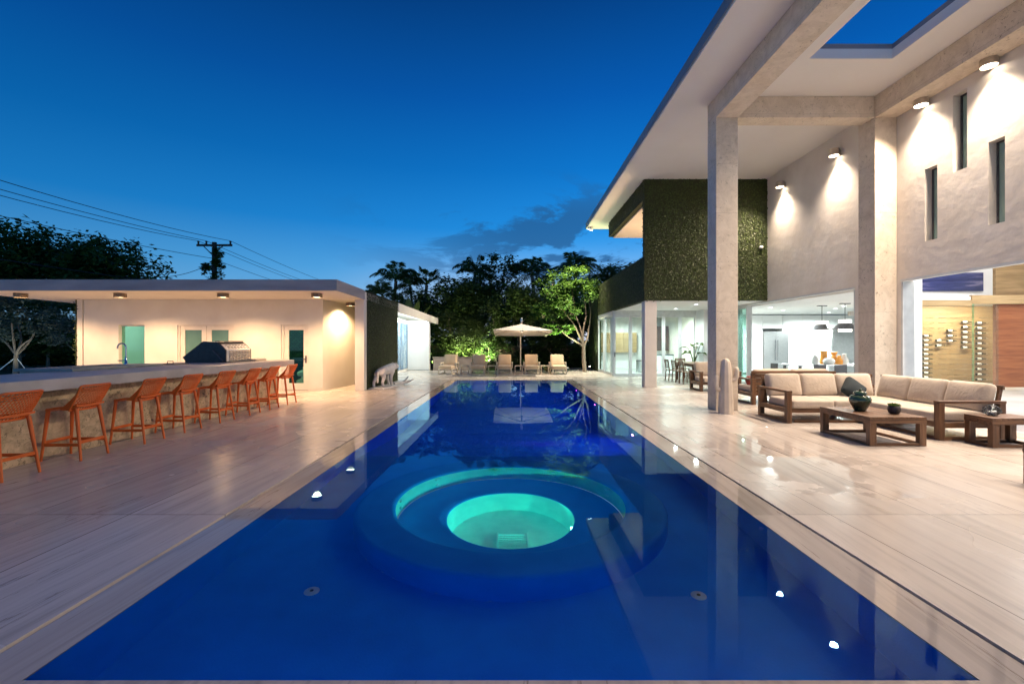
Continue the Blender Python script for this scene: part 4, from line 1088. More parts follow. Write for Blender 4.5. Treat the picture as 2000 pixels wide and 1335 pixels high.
def strip(p, q_, name, mat, par):
    a, b_ = G(*p), G(*q_)
    d_ = Vector((b_[0] - a[0], 0, b_[1] - a[1])).normalized()
    nn = Vector((d_.z, 0, -d_.x)) * 0.012
    A, B = Vector((a[0], 0, a[1])), Vector((b_[0], 0, b_[1]))
    y0, y1 = Yg0 + 0.022, Yg1 - 0.022
    vs = [(v.x, y, v.z) for y in (y0, y1) for v in (A, B, B - nn, A - nn)]
    return MB().add(vs, [(0, 1, 5, 4), (3, 7, 6, 2), (0, 4, 7, 3), (1, 2, 6, 5), (0, 3, 2, 1), (4, 5, 6, 7)]).build(name, mat, par)
bk = strip((0.0, 0.03), (0.0, 0.30), 'back_panel', 'satin_steel', gl)
sl = strip((0.0, 0.302), (-0.13, 0.435), 'sloping_panel', 'satin_steel', gl)
hd = strip((-0.23, 0.492), (-0.55, 0.502), 'hood', 'steel', gl)
strip((-0.552, 0.50), (-0.98, 0.16), 'hood_front', 'steel', gl)
strip((-0.14, 0.44), (-0.22, 0.488), 'hood_gap', 'black', gl)
for j in range(5):
    m = MB()
    for i in range(7):
        y = Yg0 + 0.12 + i * 0.125
        m.obox((gq.x + 0.008, y + 0.045, gq.z + 0.065 + j * 0.048), (0.03, 0.09, 0.02), (0, R(35), 0))
    m.build('louvre_row', 'nickel', bk)
for j in range(3):
    m = MB()
    for i in range(7):
        y = Yg0 + 0.12 + i * 0.125 + (0.03 if j % 2 else 0)
        m.obox((gq.x - 0.025 - j * 0.036, y + 0.045, gq.z + 0.335 + j * 0.037), (0.014, 0.08, 0.014), (0, R(-20), 0))
    m.build('louvre_row', 'black', sl)
MB().bar((gq.x - .23, Yg0 + .02, gq.z + .505), (gq.x - .23, Yg1 - .02, gq.z + .505), .10, .018).build('hood_lip', 'black', gl)
MB().tube([(gq.x - .30, Yg0 - .022, gq.z + .30), (gq.x - .06, Yg0 - .022, gq.z + .04)], .022, 8).build('hood_strut', 'dark_metal', gl)
MB().tube([(gq.x - 1.04, Yg0 + .05, gq.z + .12), (gq.x - 1.04, Yg1 - .05, gq.z + .12)], .024, 10).build('hood_handle', 'black', gl)
MB().box(gq.x - .96, gq.x + .02, Yg0 - .01, Yg1 + .01, gq.z + 0.001, gq.z + .029).build('base_tray', 'black', gl)

# bar stools: built facing -x, seat back towards the pool
def make_stool():
    t = thing('bar_stool', '', 'bar stool', (0, 0, 0), 'orange stools along the bar')
    lx, ly = 0.26, 0.215
    tops = {(-1, -1): (-0.20, -0.175), (-1, 1): (-0.20, 0.175), (1, -1): (0.165, -0.175), (1, 1): (0.165, 0.175)}
    for (sx, sy), (tx, ty) in tops.items():
        b0, b1 = Vector((sx * lx, sy * ly, 0.0)), Vector((tx, ty, 0.70))
        m = MB()
        pts = [b0.lerp(b1, k / 5) for k in range(6)]
        m.tube(pts, [0.0155, 0.017, 0.019, 0.021, 0.023, 0.024], 10)
        m.build('leg', 'orange', t, smooth=True)
    def lp(sx, sy, z):
        tx, ty = tops[sx, sy]
        return Vector((sx * lx, sy * ly, 0)).lerp(Vector((tx, ty, 0.70)), z / 0.70)
    m = MB()
    for a, b_, z in (((-1, -1), (-1, 1), .245), ((1, -1), (1, 1), .245), ((-1, -1), (1, -1), .215), ((-1, 1), (1, 1), .215)):
        m.bar(lp(*a, z), lp(*b_, z), 0.016, 0.042)
    m.build('footrest', 'orange', t, bevel=0.004)
    # seat shell with drooping front and slightly dished middle
    m, nx, ny = MB(), 12, 10
    def seat(u, v):
        x, y = -0.225 + 0.43 * u, -0.215 + 0.43 * v
        wv = abs(2 * v - 1)
        y *= 1 - 0.10 * (1 - u) ** 2
        z = 0.735 - 0.045 * (1 - u) ** 3 - 0.014 * (1 - wv ** 2) + 0.02 * max(0, u - 0.75) * 4
        return x, y, z
    vs = [seat(i / nx, j / ny) for i in range(nx + 1) for j in range(ny + 1)]
    vs += [(x, y, z - 0.026) for x, y, z in vs]
    N = (nx + 1) * (ny + 1)
    I = lambda i, j: i * (ny + 1) + j
    fs = []
    for i in range(nx):
        for j in range(ny):
            q = (I(i, j), I(i + 1, j), I(i + 1, j + 1), I(i, j + 1))
            fs += [q, tuple(k + N for k in q[::-1])]
    for i in range(nx):
        fs += [(I(i, 0), I(i, 0) + N, I(i + 1, 0) + N, I(i + 1, 0)), (I(i + 1, ny), I(i + 1, ny) + N, I(i, ny) + N, I(i, ny))]
    for j in range(ny):
        fs += [(I(0, j + 1), I(0, j + 1) + N, I(0, j) + N, I(0, j)), (I(nx, j), I(nx, j) + N, I(nx, j + 1) + N, I(nx, j + 1))]
    m.add(vs, fs).build('seat', 'orange', t, smooth=True)
    # pierced backrest: curved panel of crossing slats inside a rounded frame
    def back(u, v):                      # u across -1..1, v up 0..1
        w = 0.225 + 0.012 * v - 0.012 * (1 - v)
        y = u * w
        x = 0.175 + 0.105 * v + 0.05 * math.sin(math.pi * v * .5) - 0.055 * u * u - 0.02 * (1 - v)
        z = 0.675 + 0.335 * v
        return Vector((x, y, z))
    m = MB()
    edge = [back(-1 + 2 * k / 12, 1.0) for k in range(13)]
    edge = [back(-1, 0.02 + 0.90 * k / 6) for k in range(7)] + [back(-0.98, .97)] + edge[1:-1] + [back(0.98, .97)] + [back(1, 0.92 - 0.90 * k / 6) for k in range(7)]
    edge += [back(1 - 2 * k / 10, 0.0) for k in range(1, 11)]
    m.tube(edge, 0.0145, 8)
    for k in range(11):                 # upper rows, long slats leaning one way
        v0 = 0.03 + k * 0.085
        for a, b_ in ((-1, 1),):
            pts = [back(a + (b_ - a) * i / 10, min(0.99, max(0.0, v0 + 0.05 * (i / 10 - 0.5)))) for i in range(11)]
            m.tube(pts, 0.0062, 5)
    for k in range(-6, 15):             # crossing slats
        c0 = -1 + k * 0.155
        pts = []
        for i in range(9):
            v = i / 8
            u = c0 + 0.72 * v
            if -1 <= u <= 1:
                pts.append(back(u, v))
        if len(pts) > 1:
            m.tube(pts, 0.0058, 5)
    m.build('backrest', 'orange', t, smooth=True)
    # solid side wings joining seat and back
    for sy in (-1, 1):
        m = MB()
        vs = []
        for k in range(7):
            v = k / 6
            p = back(sy, v * 0.75)
            vs += [p, Vector((p.x - 0.115 * (1 - v) ** 1.5 - 0.012, p.y, p.z + 0.01))]
        n0 = len(vs)
        vs += [p + Vector((0, -sy * 0.014, 0)) for p in vs]
        fs = []
        for k in range(6):
            a = 2 * k
            fs += [(a, a + 2, a + 3, a + 1), (a + n0, a + 1 + n0, a + 3 + n0, a + 2 + n0), (a + 1, a + 3, a + 3 + n0, a + 1 + n0), (a, a + n0, a + 2 + n0, a + 2)]
        m.add(vs, fs)
        m.build('side_wing', 'orange', t, smooth=True)
    return t
proto = make_stool()
words_ = ['orange bar stool nearest the camera, cut by the picture edge', 'second orange bar stool from the near end of the bar', 'third orange bar stool from the near end of the bar',
          'orange bar stool fourth from the near end, before the grill', 'orange bar stool fifth from the near end, in front of the grill', 'orange bar stool third from the far end of the bar',
          'orange bar stool second from the far end of the bar', 'orange bar stool at the far end of the bar, before the single door']
for i, (d_, lb) in enumerate(zip((5.38, 6.33, 7.33, 8.23, 9.2, 10.12, 10.9, 11.78), words_)):
    o = proto if i == 0 else copy_tree(proto)
    rg = random.Random(i)
    place(o, (-6.065 + 0.02 * (d_ - 6.3) + rg.uniform(-.015, .015), d_, 0), R(rg.uniform(-3, 3)), label=lb)
# ------------------------------------------------------------------ wall lamps of the house
wl0 = None
wl = [(12.48, 'round wall lamp between the stone column and the green wall, nearer the column'), (15.0, 'small round wall lamp closest to the green wall'), (9.82, 'wall lamp over the slit windows, nearest the stone column'),
      (8.42, 'wall lamp under the stone beam at the picture edge'), (5.9, 'wall lamp further along the stone beam, outside the photo'), (3.3, 'wall lamp by the near end of the stone beam, outside the photo')]
for i, (y, lb) in enumerate(wl):
    x, z = HX - 0.145, 6.79
    if wl0 is None:
        wl0 = thing('wall_lamp', lb, 'wall lamp', (x, y, z), 'downlights along the upper house wall')
        MB().lathe([(0.122, -0.10), (0.13, -0.095), (0.13, 0.075), (0.12, 0.085)], (x, y, z), 32, False, True).build('drum', 'nickel', wl0, smooth=True)
        MB().lathe([(0.0001, -0.07), (0.12, -0.07)], (x, y, z), 32, False, False).build('diffuser', 'wall_lamp', wl0)
        MB().box(x + 0.115, HX - 0.001, y - .05, y + .05, z - .05, z + .05).build('mount', 'nickel', wl0)
        lamp('SPOT', 'wall_lamp_beam', (x, y, z - 0.10), 1080, (1.0, 0.80, 0.61), wl0, 0.08, target=(x - 3.4, y, 0), cone=126, blend=1.0)
    else:
        place(copy_tree(wl0), (x, y, z), label=lb)
fl = thing('flood_lamp', 'white flood lamp under the far tip of the house roof', 'flood lamp', (3.98, 22.75, 7.31))
MB().box(3.84, 3.96, 22.68, 22.8, 7.255, 7.318).build('mount', 'white', fl, bevel=0.005)
MB().obox((3.86, 22.62, 7.20), (0.26, 0.2, 0.07), (R(20), R(15), 0)).build('head', 'white', fl, bevel=0.01)
MB().obox((3.85, 22.60, 7.158), (0.22, 0.16, 0.01), (R(20), R(15), 0)).build('lens', 'cool_lamp', fl)
lamp('SPOT', 'flood_beam', (3.83, 22.58, 7.12), 3600, (1.0, 0.86, 0.64), fl, 0.06, target=(-0.8, 25.0, 0), cone=120, blend=0.7)
tag(MB().lathe([(.06, 0), (.075, .03), (.06, .075), (.02, .09)], (P(1487, 480, 15.93).x, 15.94, P(1487, 484, 15.93).z), 18).build('security_camera', 'white', None, smooth=True),
    'small white dome camera on the green wall by the house corner', 'security camera')
for i in range(2):
    q = (6.9 + 0.2, 17.6 + 2.2 * i, 3.042)
    t = thing('recessed_lamp', ['recessed round lamp in the patio ceiling, nearer the dining table', 'recessed round lamp in the patio ceiling, by the glass doors'][i], 'recessed lamp', q, 'recessed lamps in the patio ceiling')
    MB().lathe([(.10, -.008), (.075, -.012), (.07, -.002)], q, 24, False, False).build('trim_ring', 'white', t, smooth=True)
    MB().lathe([(.0001, -.004), (.069, -.004)], q, 24, False, False).build('lens', 'cool_lamp', t)
for i, (x, y) in enumerate(((10.2, 18.0), (11.6, 19.5), (13.2, 18.6), (10.6, 21.0), (12.6, 17.3), (14.6, 21.0))):
    t = thing('kitchen_downlight', 'small round downlight in the white kitchen ceiling', 'downlight', (x, y, 2.958), 'downlights in the kitchen ceiling')
    MB().lathe([(.11, -.006), (.085, -.01), (.08, -.002)], (x, y, 2.958), 24, False, False).build('trim_ring', 'white', t, smooth=True)
    MB().lathe([(.0001, -.004), (.079, -.004)], (x, y, 2.958), 24, False, False).build('lens', 'cool_lamp', t)

# ------------------------------------------------------------------ teak seating
def arm_frame(par, x, y0, y1, h=0.64, w=0.095, name='arm_frame'):
    """closed wooden arm loop lying along y"""
    MB().box(x - w / 2, x + w / 2, y0, y0 + w, 0.0, h - 0.045).build('arm_post', 'teak_z', par, bevel=0.004)
    MB().box(x - w / 2, x + w / 2, y1 - w, y1, 0.0, h - 0.045).build('arm_post', 'teak_z', par, bevel=0.004)
    MB().box(x - w / 2 - .004, x + w / 2 + .004, y0 - .004, y1 + .004, h - 0.044, h).box(x - w / 2 + .004, x + w / 2 - .004, y0 + w + .001, y1 - w - .001, 0.0, 0.05).box(x - w / 2 + .004, x + w / 2 - .004, y0 + w + .001, y1 - w - .001, 0.20, 0.29).build(name, 'teak_y', par, bevel=0.004)
def arm_frame_x(par, y, x0, x1, h=0.64, w=0.095, name='arm_frame'):
    MB().box(x0, x0 + w, y - w / 2, y + w / 2, 0.0, h - 0.045).build('arm_post', 'teak_z', par, bevel=0.004)
    MB().box(x1 - w, x1, y - w / 2, y + w / 2, 0.0, h - 0.045).build('arm_post', 'teak_z', par, bevel=0.004)
    MB().box(x0 - .004, x1 + .004, y - w / 2 - .004, y + w / 2 + .004, h - 0.044, h).box(x0 + w + .001, x1 - w - .001, y - w / 2 + .004, y + w / 2 - .004, 0.0, 0.05).box(x0 + w + .001, x1 - w - .001, y - w / 2 + .004, y + w / 2 - .004, 0.20, 0.29).build(name, 'teak', par, bevel=0.004)
so = thing('corner_sofa', 'large L shaped teak sofa with beige cushions beside the tall stone column', 'sofa', (6.7, 9.2, 0))
arm_frame(so, 5.45, 8.95, 10.02)
arm_frame_x(so, 7.44, 6.93, 8.02)
MB().box(5.5, 8.02, 9.0, 9.06, 0.20, 0.29).box(5.5, 8.02, 9.94, 10.0, 0.18, 0.30).box(5.5, 8.02, 9.06, 9.94, 0.255, 0.285).build('seat_frame', 'teak', so, bevel=0.004)
MB().box(6.94, 7.0, 7.49, 8.995, 0.20, 0.29).box(7.95, 8.01, 7.49, 9.935, 0.18, 0.30).box(7.0, 7.95, 7.49, 8.995, 0.255, 0.285).build('seat_frame', 'teak_y', so, bevel=0.004)
for a in ((6.94, 7.03, 9.0, 9.09, 0.0, 0.199), (7.93, 8.01, 9.93, 10.0, 0.0, 0.179), (6.94, 7.03, 9.90, 9.99, 0, 0.179)):
    MB().box(*a).build('leg', 'teak_z', so, bevel=0.003)
MB().box(5.6, 7.99, 9.03, 9.07, 0.0, 0.05).build('floor_rail', 'teak', so, bevel=0.003)
MB().box(6.97, 7.01, 7.5, 8.99, 0.0, 0.05).build('floor_rail', 'teak_y', so, bevel=0.003)
bk = MB()
for x in (5.56, 6.4, 7.2, 7.93):
    bk.bar((x, 9.98, 0.29), (x, 10.13, 0.84), 0.06, 0.04)
bk.bar((5.5, 10.135, 0.85), (8.0, 10.135, 0.85), 0.04, 0.07).bar((5.5, 10.07, 0.62), (8.0, 10.07, 0.62), 0.03, 0.07)
bk.build('back_frame', 'teak', so, bevel=0.003)
bk = MB()
for y in (7.52, 8.3, 9.1, 9.85):
    bk.bar((7.95, y, 0.29), (8.06, y, 0.84), 0.06, 0.04)
bk.bar((8.065, 7.47, 0.85), (8.065, 9.95, 0.85), 0.04, 0.07)
bk.build('back_frame', 'teak_y', so, bevel=0.003)
for x0, x1 in ((5.52, 6.36), (6.37, 7.21)):
    MB().rbox(((x0 + x1) / 2, 9.40, 0.365), (x1 - x0, 0.86, 0.16), 0.045, 0.018, 8).build('seat_cushion', 'cushion', so, smooth=True)
MB().rbox((7.58, 9.40, 0.366), (0.73, 0.86, 0.16), 0.045, 0.018, 8).build('seat_cushion', 'cushion', so, smooth=True)
for y0, y1 in ((7.49, 8.22), (8.23, 8.965)):
    MB().rbox((7.36, (y0 + y1) / 2, 0.365), (0.86, y1 - y0, 0.16), 0.045, 0.018, 8).build('seat_cushion', 'cushion', so, smooth=True)
for x0, x1 in ((5.54, 6.26), (6.27, 7.02), (7.03, 7.80)):
    MB().rbox(((x0 + x1) / 2, 9.93, 0.665), (x1 - x0, 0.20, 0.50), 0.07, 0.035, 8, (R(-15), 0, 0), thin=1).build('back_cushion', 'cushion', so, smooth=True)
for y0, y1 in ((7.50, 8.22), (8.23, 8.97), (8.98, 9.72)):
    MB().rbox((7.88, (y0 + y1) / 2, 0.665), (0.20, y1 - y0, 0.50), 0.07, 0.035, 8, (0, R(15), 0), thin=0).build('back_cushion', 'cushion', so, smooth=True)
tag(MB().rbox((7.18, 9.58, 0.60), (0.44, 0.13, 0.42), 0.05, 0.05, 8, (R(-32), R(38), R(-12)), thin=1).build('throw_pillow', 'navy', None, smooth=True), 'dark teal throw pillow in the corner of the beige sofa', 'pillow')

def wood_table(name, label, cat, x0, x1, y0, y1, h, leg=0.105, group=None, along='x'):
    t = thing(name, label, cat, ((x0 + x1) / 2, (y0 + y1) / 2, 0), group)
    m = MB()
    n = 5
    for i in range(n):
        a, b_ = x0 + leg * .0 + (x1 - x0) * i / n, x0 + (x1 - x0) * (i + 1) / n - 0.006
        m.box(a, b_, y0, y1, h - 0.035, h)
    m.build('table_top', 'teak_y', t, bevel=0.003)
    MB().box(x0, x1, y0, y0 + .03, h - 0.10, h - 0.036).box(x0, x1, y1 - .03, y1, h - 0.10, h - 0.036).box(x0, x0 + .03, y0 + .031, y1 - .031, h - 0.10, h - 0.036).box(x1 - .03, x1, y0 + .031, y1 - .031, h - 0.10, h - 0.036).build('apron', 'teak', t, bevel=0.002)
    for a in (x0 + .004, x1 - leg - .004):
        for b_ in (y0 + .004, y1 - leg * .75 - .004):
            MB().box(a, a + leg, b_, b_ + leg * .75, 0.0, h - 0.101).build('leg', 'teak_z', t, bevel=0.003)
    MB().box(x0 + leg + .005, x1 - leg - .005, y0 + .012, y0 + .055, 0.0, 0.045).build('floor_rail', 'teak', t, bevel=0.002)
    MB().box(x0 + leg + .005, x1 - leg - .005, y1 - .055, y1 - .012, 0.0, 0.045).build('floor_rail', 'teak', t, bevel=0.002)
    MB().box(x0 + .012, x0 + .055, y0 + leg * .8, y1 - leg * .8, 0.0, 0.045).build('floor_rail', 'teak_y', t, bevel=0.002)
    MB().box(x1 - .055, x1 - .012, y0 + leg * .8, y1 - leg * .8, 0.0, 0.045).build('floor_rail', 'teak_y', t, bevel=0.002)
    return t
wood_table('coffee_table', 'low teak coffee table carrying a green jar and a small plant', 'coffee table', 5.48, 6.36, 6.98, 8.12, 0.45)
wood_table('end_table', 'small teak end table with a glass terrarium beside the sofa arm', 'side table', 7.24, 8.0, 6.86, 7.30, 0.45)
wood_table('low_table', 'dark teak low table cut off by the picture edge nearest the camera', 'side table', 5.78, 6.5, 4.5, 5.16, 0.45)
# things on the tables
q = P(1685, 797, 7.55)
x, y = 5.82, 7.62
j = thing('ginger_jar', 'dark green glazed jar with lid on the coffee table', 'jar', (x, y, 0.452))
MB().lathe([(.075, 0), (.085, .01), (.12, .08), (.155, .16), (.158, .20), (.135, .245), (.085, .265), (.082, .28)], (x, y, .452), 36).build('body', 'jar', j, smooth=True)
MB().lathe([(.098, .281), (.10, .29), (.085, .315), (.04, .33), (.022, .335), (.028, .35), (.02, .365), (.005, .37)], (x, y, .452), 32).build('lid', 'jar', j, smooth=True)
x, y = 6.12, 7.30
j = thing('succulent_pot', 'small black pot of dark succulents on the coffee table', 'plant pot', (x, y, 0.452))
MB().lathe([(.055, 0), (.075, .02), (.088, .07), (.078, .12), (.07, .125), (.06, .11)], (x, y, .452), 28).build('pot', 'pot', j, smooth=True)
m, rs = MB(), random.Random(8)
for _ in range(260):
    a, rr = rs.uniform(0, 6.28), rs.uniform(0, .07)
    c_ = Vector((x + rr * math.cos(a), y + rr * math.sin(a), .452 + .115 + rs.uniform(0, .02)))
    dd_ = Vector((math.cos(a) * rr * 9 + rs.uniform(-.3, .3), math.sin(a) * rr * 9 + rs.uniform(-.3, .3), rs.uniform(.4, 1))).normalized()
    e_ = dd_.cross(Vector((rs.uniform(-1, 1), rs.uniform(-1, 1), .3))).normalized()
    l = rs.uniform(.025, .045)
    m.add([c_, c_ + dd_ * l * .5 + e_ * l * .25, c_ + dd_ * l, c_ + dd_ * l * .5 - e_ * l * .25], [(0, 1, 2, 3)])
m.build('foliage', 'leaf_dark', j)
x, y = 7.50, 7.12
tr = thing('terrarium', 'faceted glass terrarium with dark edges on the end table', 'terrarium', (x, y, 0.452))
rings = [(0.05, 0.0, 0), (0.115, 0.055, 0.5), (0.10, 0.115, 0), (0.045, 0.15, 0.5)]
pts = [[Vector((x + r * math.cos((k + o) * math.pi / 3), y + r * math.sin((k + o) * math.pi / 3), .455 + z)) for k in range(6)] for r, z, o in rings]
m, g_ = MB(), MB()
for a in range(4):
    for k in range(6):
        m.tube([pts[a][k], pts[a][(k + 1) % 6]], .004, 5)
        if a < 3:
            k2 = (k + (1 if rings[a][2] else -1)) % 6
            m.tube([pts[a][k], pts[a + 1][k]], .004, 5).tube([pts[a][k], pts[a + 1][k2]], .004, 5)
            g_.add([pts[a][k], pts[a + 1][k], pts[a + 1][k2]], [(0, 1, 2)])
m.build('wire_frame', 'black', tr)
g_.build('glass_facets', 'glass', tr)
m = MB()
for k in range(5):
    m.rbox((x + .03 * math.cos(k * 1.3), y + .03 * math.sin(k * 1.3), .475 + .008 * k), (.05, .045, .04), .015, .003, 3, (k, k * .7, 0))
m.build('white_pebbles', 'paper', tr, smooth=True)

# second sofa, seen from behind, and the loveseat facing it
s2 = thing('teak_sofa', 'teak sofa with slatted back turned to the camera behind the corner sofa', 'sofa', (7.1, 12.1, 0))
arm_frame(s2, 6.16, 11.6, 12.62, 0.66)
arm_frame(s2, 8.2, 11.6, 12.62, 0.66)
m = MB()
for z in (.30, .40, .50, .60, .70):
    m.box(6.21, 8.15, 11.66, 11.685, z, z + .065)
m.build('back_slats', 'teak', s2, bevel=0.003)
MB().box(6.112, 8.25, 11.60, 11.66, .80, .86).build('back_rail', 'teak', s2, bevel=0.004)
MB().box(6.112, 6.2, 11.63, 11.70, .661, .799).build('back_post', 'teak_z', s2, bevel=0.004)
MB().box(8.16, 8.25, 11.63, 11.70, .661, .799).build('back_post', 'teak_z', s2, bevel=0.004)
MB().box(6.21, 8.15, 11.70, 12.58, .22, .285).build('seat_frame', 'teak', s2, bevel=0.004)
for x0, x1 in ((6.22, 7.17), (7.19, 8.14)):
    MB().rbox(((x0 + x1) / 2, 12.15, .365), (x1 - x0, .86, .16), .045, .018, 7).build('seat_cushion', 'cushion', s2, smooth=True)
    MB().rbox(((x0 + x1) / 2, 11.80, .66), (x1 - x0, .2, .50), .07, .03, 7, (R(13), 0, 0), thin=1).build('back_cushion', 'cushion', s2, smooth=True)
for x, y, lb in ((6.42, 12.3, 'round dark red pillow by the arm of the sofa seen from behind'), (6.55, 12.0, 'dark red pillow leaning on the back of the sofa seen from behind')):
    tag(MB().rbox((x, y, .53), (.34, .13, .32), .05, .04, 6, (R(-25), 0, R(60)), thin=1).build('throw_pillow', 'red', None, smooth=True), lb, 'pillow')
s3 = thing('loveseat', 'beige teak armchair facing the camera behind the near stone column', 'armchair', (6.7, 15.2, 0))
arm_frame(s3, 6.12, 14.72, 15.62, 0.64)
arm_frame(s3, 7.36, 14.72, 15.62, 0.64)
MB().box(6.17, 7.31, 14.76, 15.6, .21, .285).build('seat_frame', 'teak', s3, bevel=0.004)
MB().rbox((6.74, 15.1, .365), (1.1, .8, .16), .045, .018, 7).build('seat_cushion', 'cushion', s3, smooth=True)
MB().rbox((6.74, 15.5, .67), (1.1, .2, .50), .07, .03, 7, (R(-12), 0, 0), thin=1).build('back_cushion', 'cushion', s3, smooth=True)
MB().box(6.17, 7.31, 15.6, 15.66, .29, .84).build('back_frame', 'teak', s3, bevel=0.004)
# dining set on the covered patio
t = thing('dining_table', 'dark wooden dining table on the covered patio', 'dining table', (7.5, 18.2, 0))
MB().box(6.95, 8.0, 17.0, 19.6, .70, .75).build('table_top', 'teak_y', t, bevel=0.005)
MB().box(7.02, 7.93, 17.08, 19.52, .62, .698).build('apron', 'teak_y', t)
for x in (7.0, 7.86):
    for y in (17.05, 19.46):
        MB().box(x, x + .09, y, y + .09, 0, .619).build('leg', 'teak_z', t, bevel=0.003)
dc = thing('dining_chair', '', 'dining chair', (0, 0, 0), 'slatted chairs round the patio dining table')
MB().box(-.22, .22, -.23, .23, .43, .46).build('seat', 'teak', dc, bevel=0.005)
m = MB()
for z in (.53, .61, .69, .77):
    m.obox((-.235 - (z - .5) * .12, 0, z + .02), (.02, .40, .05), (0, R(-7), 0))
m.obox((-.275, 0, .855), (.026, .44, .05), (0, R(-7), 0))
m.build('backrest', 'teak_y', dc, bevel=0.003)
for sy in (-.205, .205):
    MB().tube([(-.25, sy, 0), (-.215, sy, .45), (-.275, sy, .85)], .024, 4).build('rear_leg', 'teak_z', dc)
    MB().bar((.2, sy, 0), (.2, sy, .43), .042).build('front_leg', 'teak_z', dc)
for i, (x, y, rz, lb) in enumerate(((6.72, 17.45, 0, 'slatted dining chair nearest the armchair on the patio'), (6.70, 18.2, 0, 'middle slatted dining chair of the row beside the white column'),
                                    (6.68, 18.95, 0, 'slatted dining chair of the row nearest the glass doors'), (7.45, 19.95, -90, 'slatted dining chair at the far head of the patio table'))):
    o = dc if i == 0 else copy_tree(dc)
    place(o, (x, y, 0), R(rz), label=lb)
# big leafed pot plant by the glass doors
pp = thing('potted_plant', 'large leafed plant in a white pot beside the patio glass doors', 'potted plant', (8.25, 20.7, 0))
MB().lathe([(.15, 0), (.2, .05), (.24, .42), (.25, .5), (.22, .5), (.2, .44)], (8.25, 20.7, 0), 28).build('pot', 'white', pp, smooth=True)
def big_leaf(m, base, d_, length, width, arch=0.5, seg=8, split=False):
    base, d_ = Vector(base), Vector(d_).normalized()
    side = d_.cross(Vector((0, 0, 1)))
    side = side.normalized() if side.length > .05 else Vector((1, 0, 0))
    vs, fs = [], []
    for k in range(seg + 1):
        t_ = k / seg
        c_ = base + d_ * length * t_ - Vector((0, 0, 1)) * arch * length * t_ * t_
        w_ = width * (math.sin(math.pi * min(1, t_ * .92 + .08)) ** .7) * (1 if k < seg else .1)
        vs += [c_ - side * w_ + Vector((0, 0, w_ * .35)), c_, c_ + side * w_ + Vector((0, 0, w_ * .35))]
    for k in range(seg):
        a = 3 * k
        fs += [(a, a + 1, a + 4, a + 3), (a + 1, a + 2, a + 5, a + 4)]
    m.add(vs, fs)
m, st = MB(), MB()
rs = random.Random(4)
for k in range(11):
    a = k * 2.4
    d_ = Vector((math.cos(a), math.sin(a), 0))
    top_ = Vector((8.25, 20.7, .5)) + d_ * rs.uniform(.1, .3) + Vector((0, 0, rs.uniform(.5, 1.1)))
    st.tube([(8.25, 20.7, .46), (Vector((8.25, 20.7, .5)) + top_) / 2 + Vector((0, 0, .1)), top_], .012, 6)
    big_leaf(m, top_, d_ + Vector((0, 0, .5)), rs.uniform(.45, .62), .13, .55)
m.build('foliage', 'leaf_mid', pp)
st.build('stem', 'leaf_mid', pp)

# ------------------------------------------------------------------ cactus sculpture
def fluted(m, pts, rs_, n=40, ribs=10, depth=0.10):
    pts = [Vector(p) for p in pts]
    u = None
    vs, fs = [], []
    for i, p in enumerate(pts):
        d_ = (pts[min(i + 1, len(pts) - 1)] - pts[max(i - 1, 0)]).normalized()
        if u is None:
            u, w_ = orth(d_)
        else:
            u = (u - d_ * u.dot(d_)).normalized()
            w_ = d_.cross(u).normalized()
        for k in range(n):
            a = 2 * math.pi * k / n
            r = rs_[i] * (1 - depth * (0.5 - 0.5 * math.cos(ribs * a)) ** 2)
            vs.append(p + (u * math.cos(a) + w_ * math.sin(a)) * r)
    for i in range(len(pts) - 1):
        for k in range(n):
            k2 = (k + 1) % n
            fs.append((i * n + k, i * n + k2, (i + 1) * n + k2, (i + 1) * n + k))
    fs += [tuple(range(n))[::-1], tuple((len(pts) - 1) * n + k for k in range(n))]
    m.add(vs, fs)
cx, cy = 4.79, 10.22
ca = thing('cactus_sculpture', 'cream ceramic cactus sculpture with two arms at the foot of the stone column', 'sculpture', (cx, cy, 0))
zs_ = [0, .05, .3, .6, .9, 1.05, 1.14, 1.19, 1.22, 1.235]
m = MB()
fluted(m, [(cx, cy, z) for z in zs_], [.165, .163, .155, .14, .122, .112, .098, .075, .045, .01])
m.build('trunk', 'cactus', ca, smooth=True)
m = MB()
fluted(m, [(cx - .11, cy, .55), (cx - .17, cy, .545), (cx - .205, cy, .57), (cx - .215, cy, .62), (cx - .215, cy, .75), (cx - .215, cy, .82), (cx - .215, cy, .85), (cx - .215, cy, .862)],
       [.05, .052, .055, .057, .06, .052, .035, .008], 24, 7)
m.build('branch', 'cactus', ca, smooth=True)
m = MB()
fluted(m, [(cx + .1, cy, .74), (cx + .17, cy, .745), (cx + .215, cy, .775), (cx + .23, cy, .83), (cx + .235, cy, .95), (cx + .235, cy, 1.0), (cx + .235, cy, 1.03), (cx + .235, cy, 1.042)],
       [.05, .054, .058, .06, .062, .054, .036, .008], 24, 7)
m.build('branch', 'cactus', ca, smooth=True)
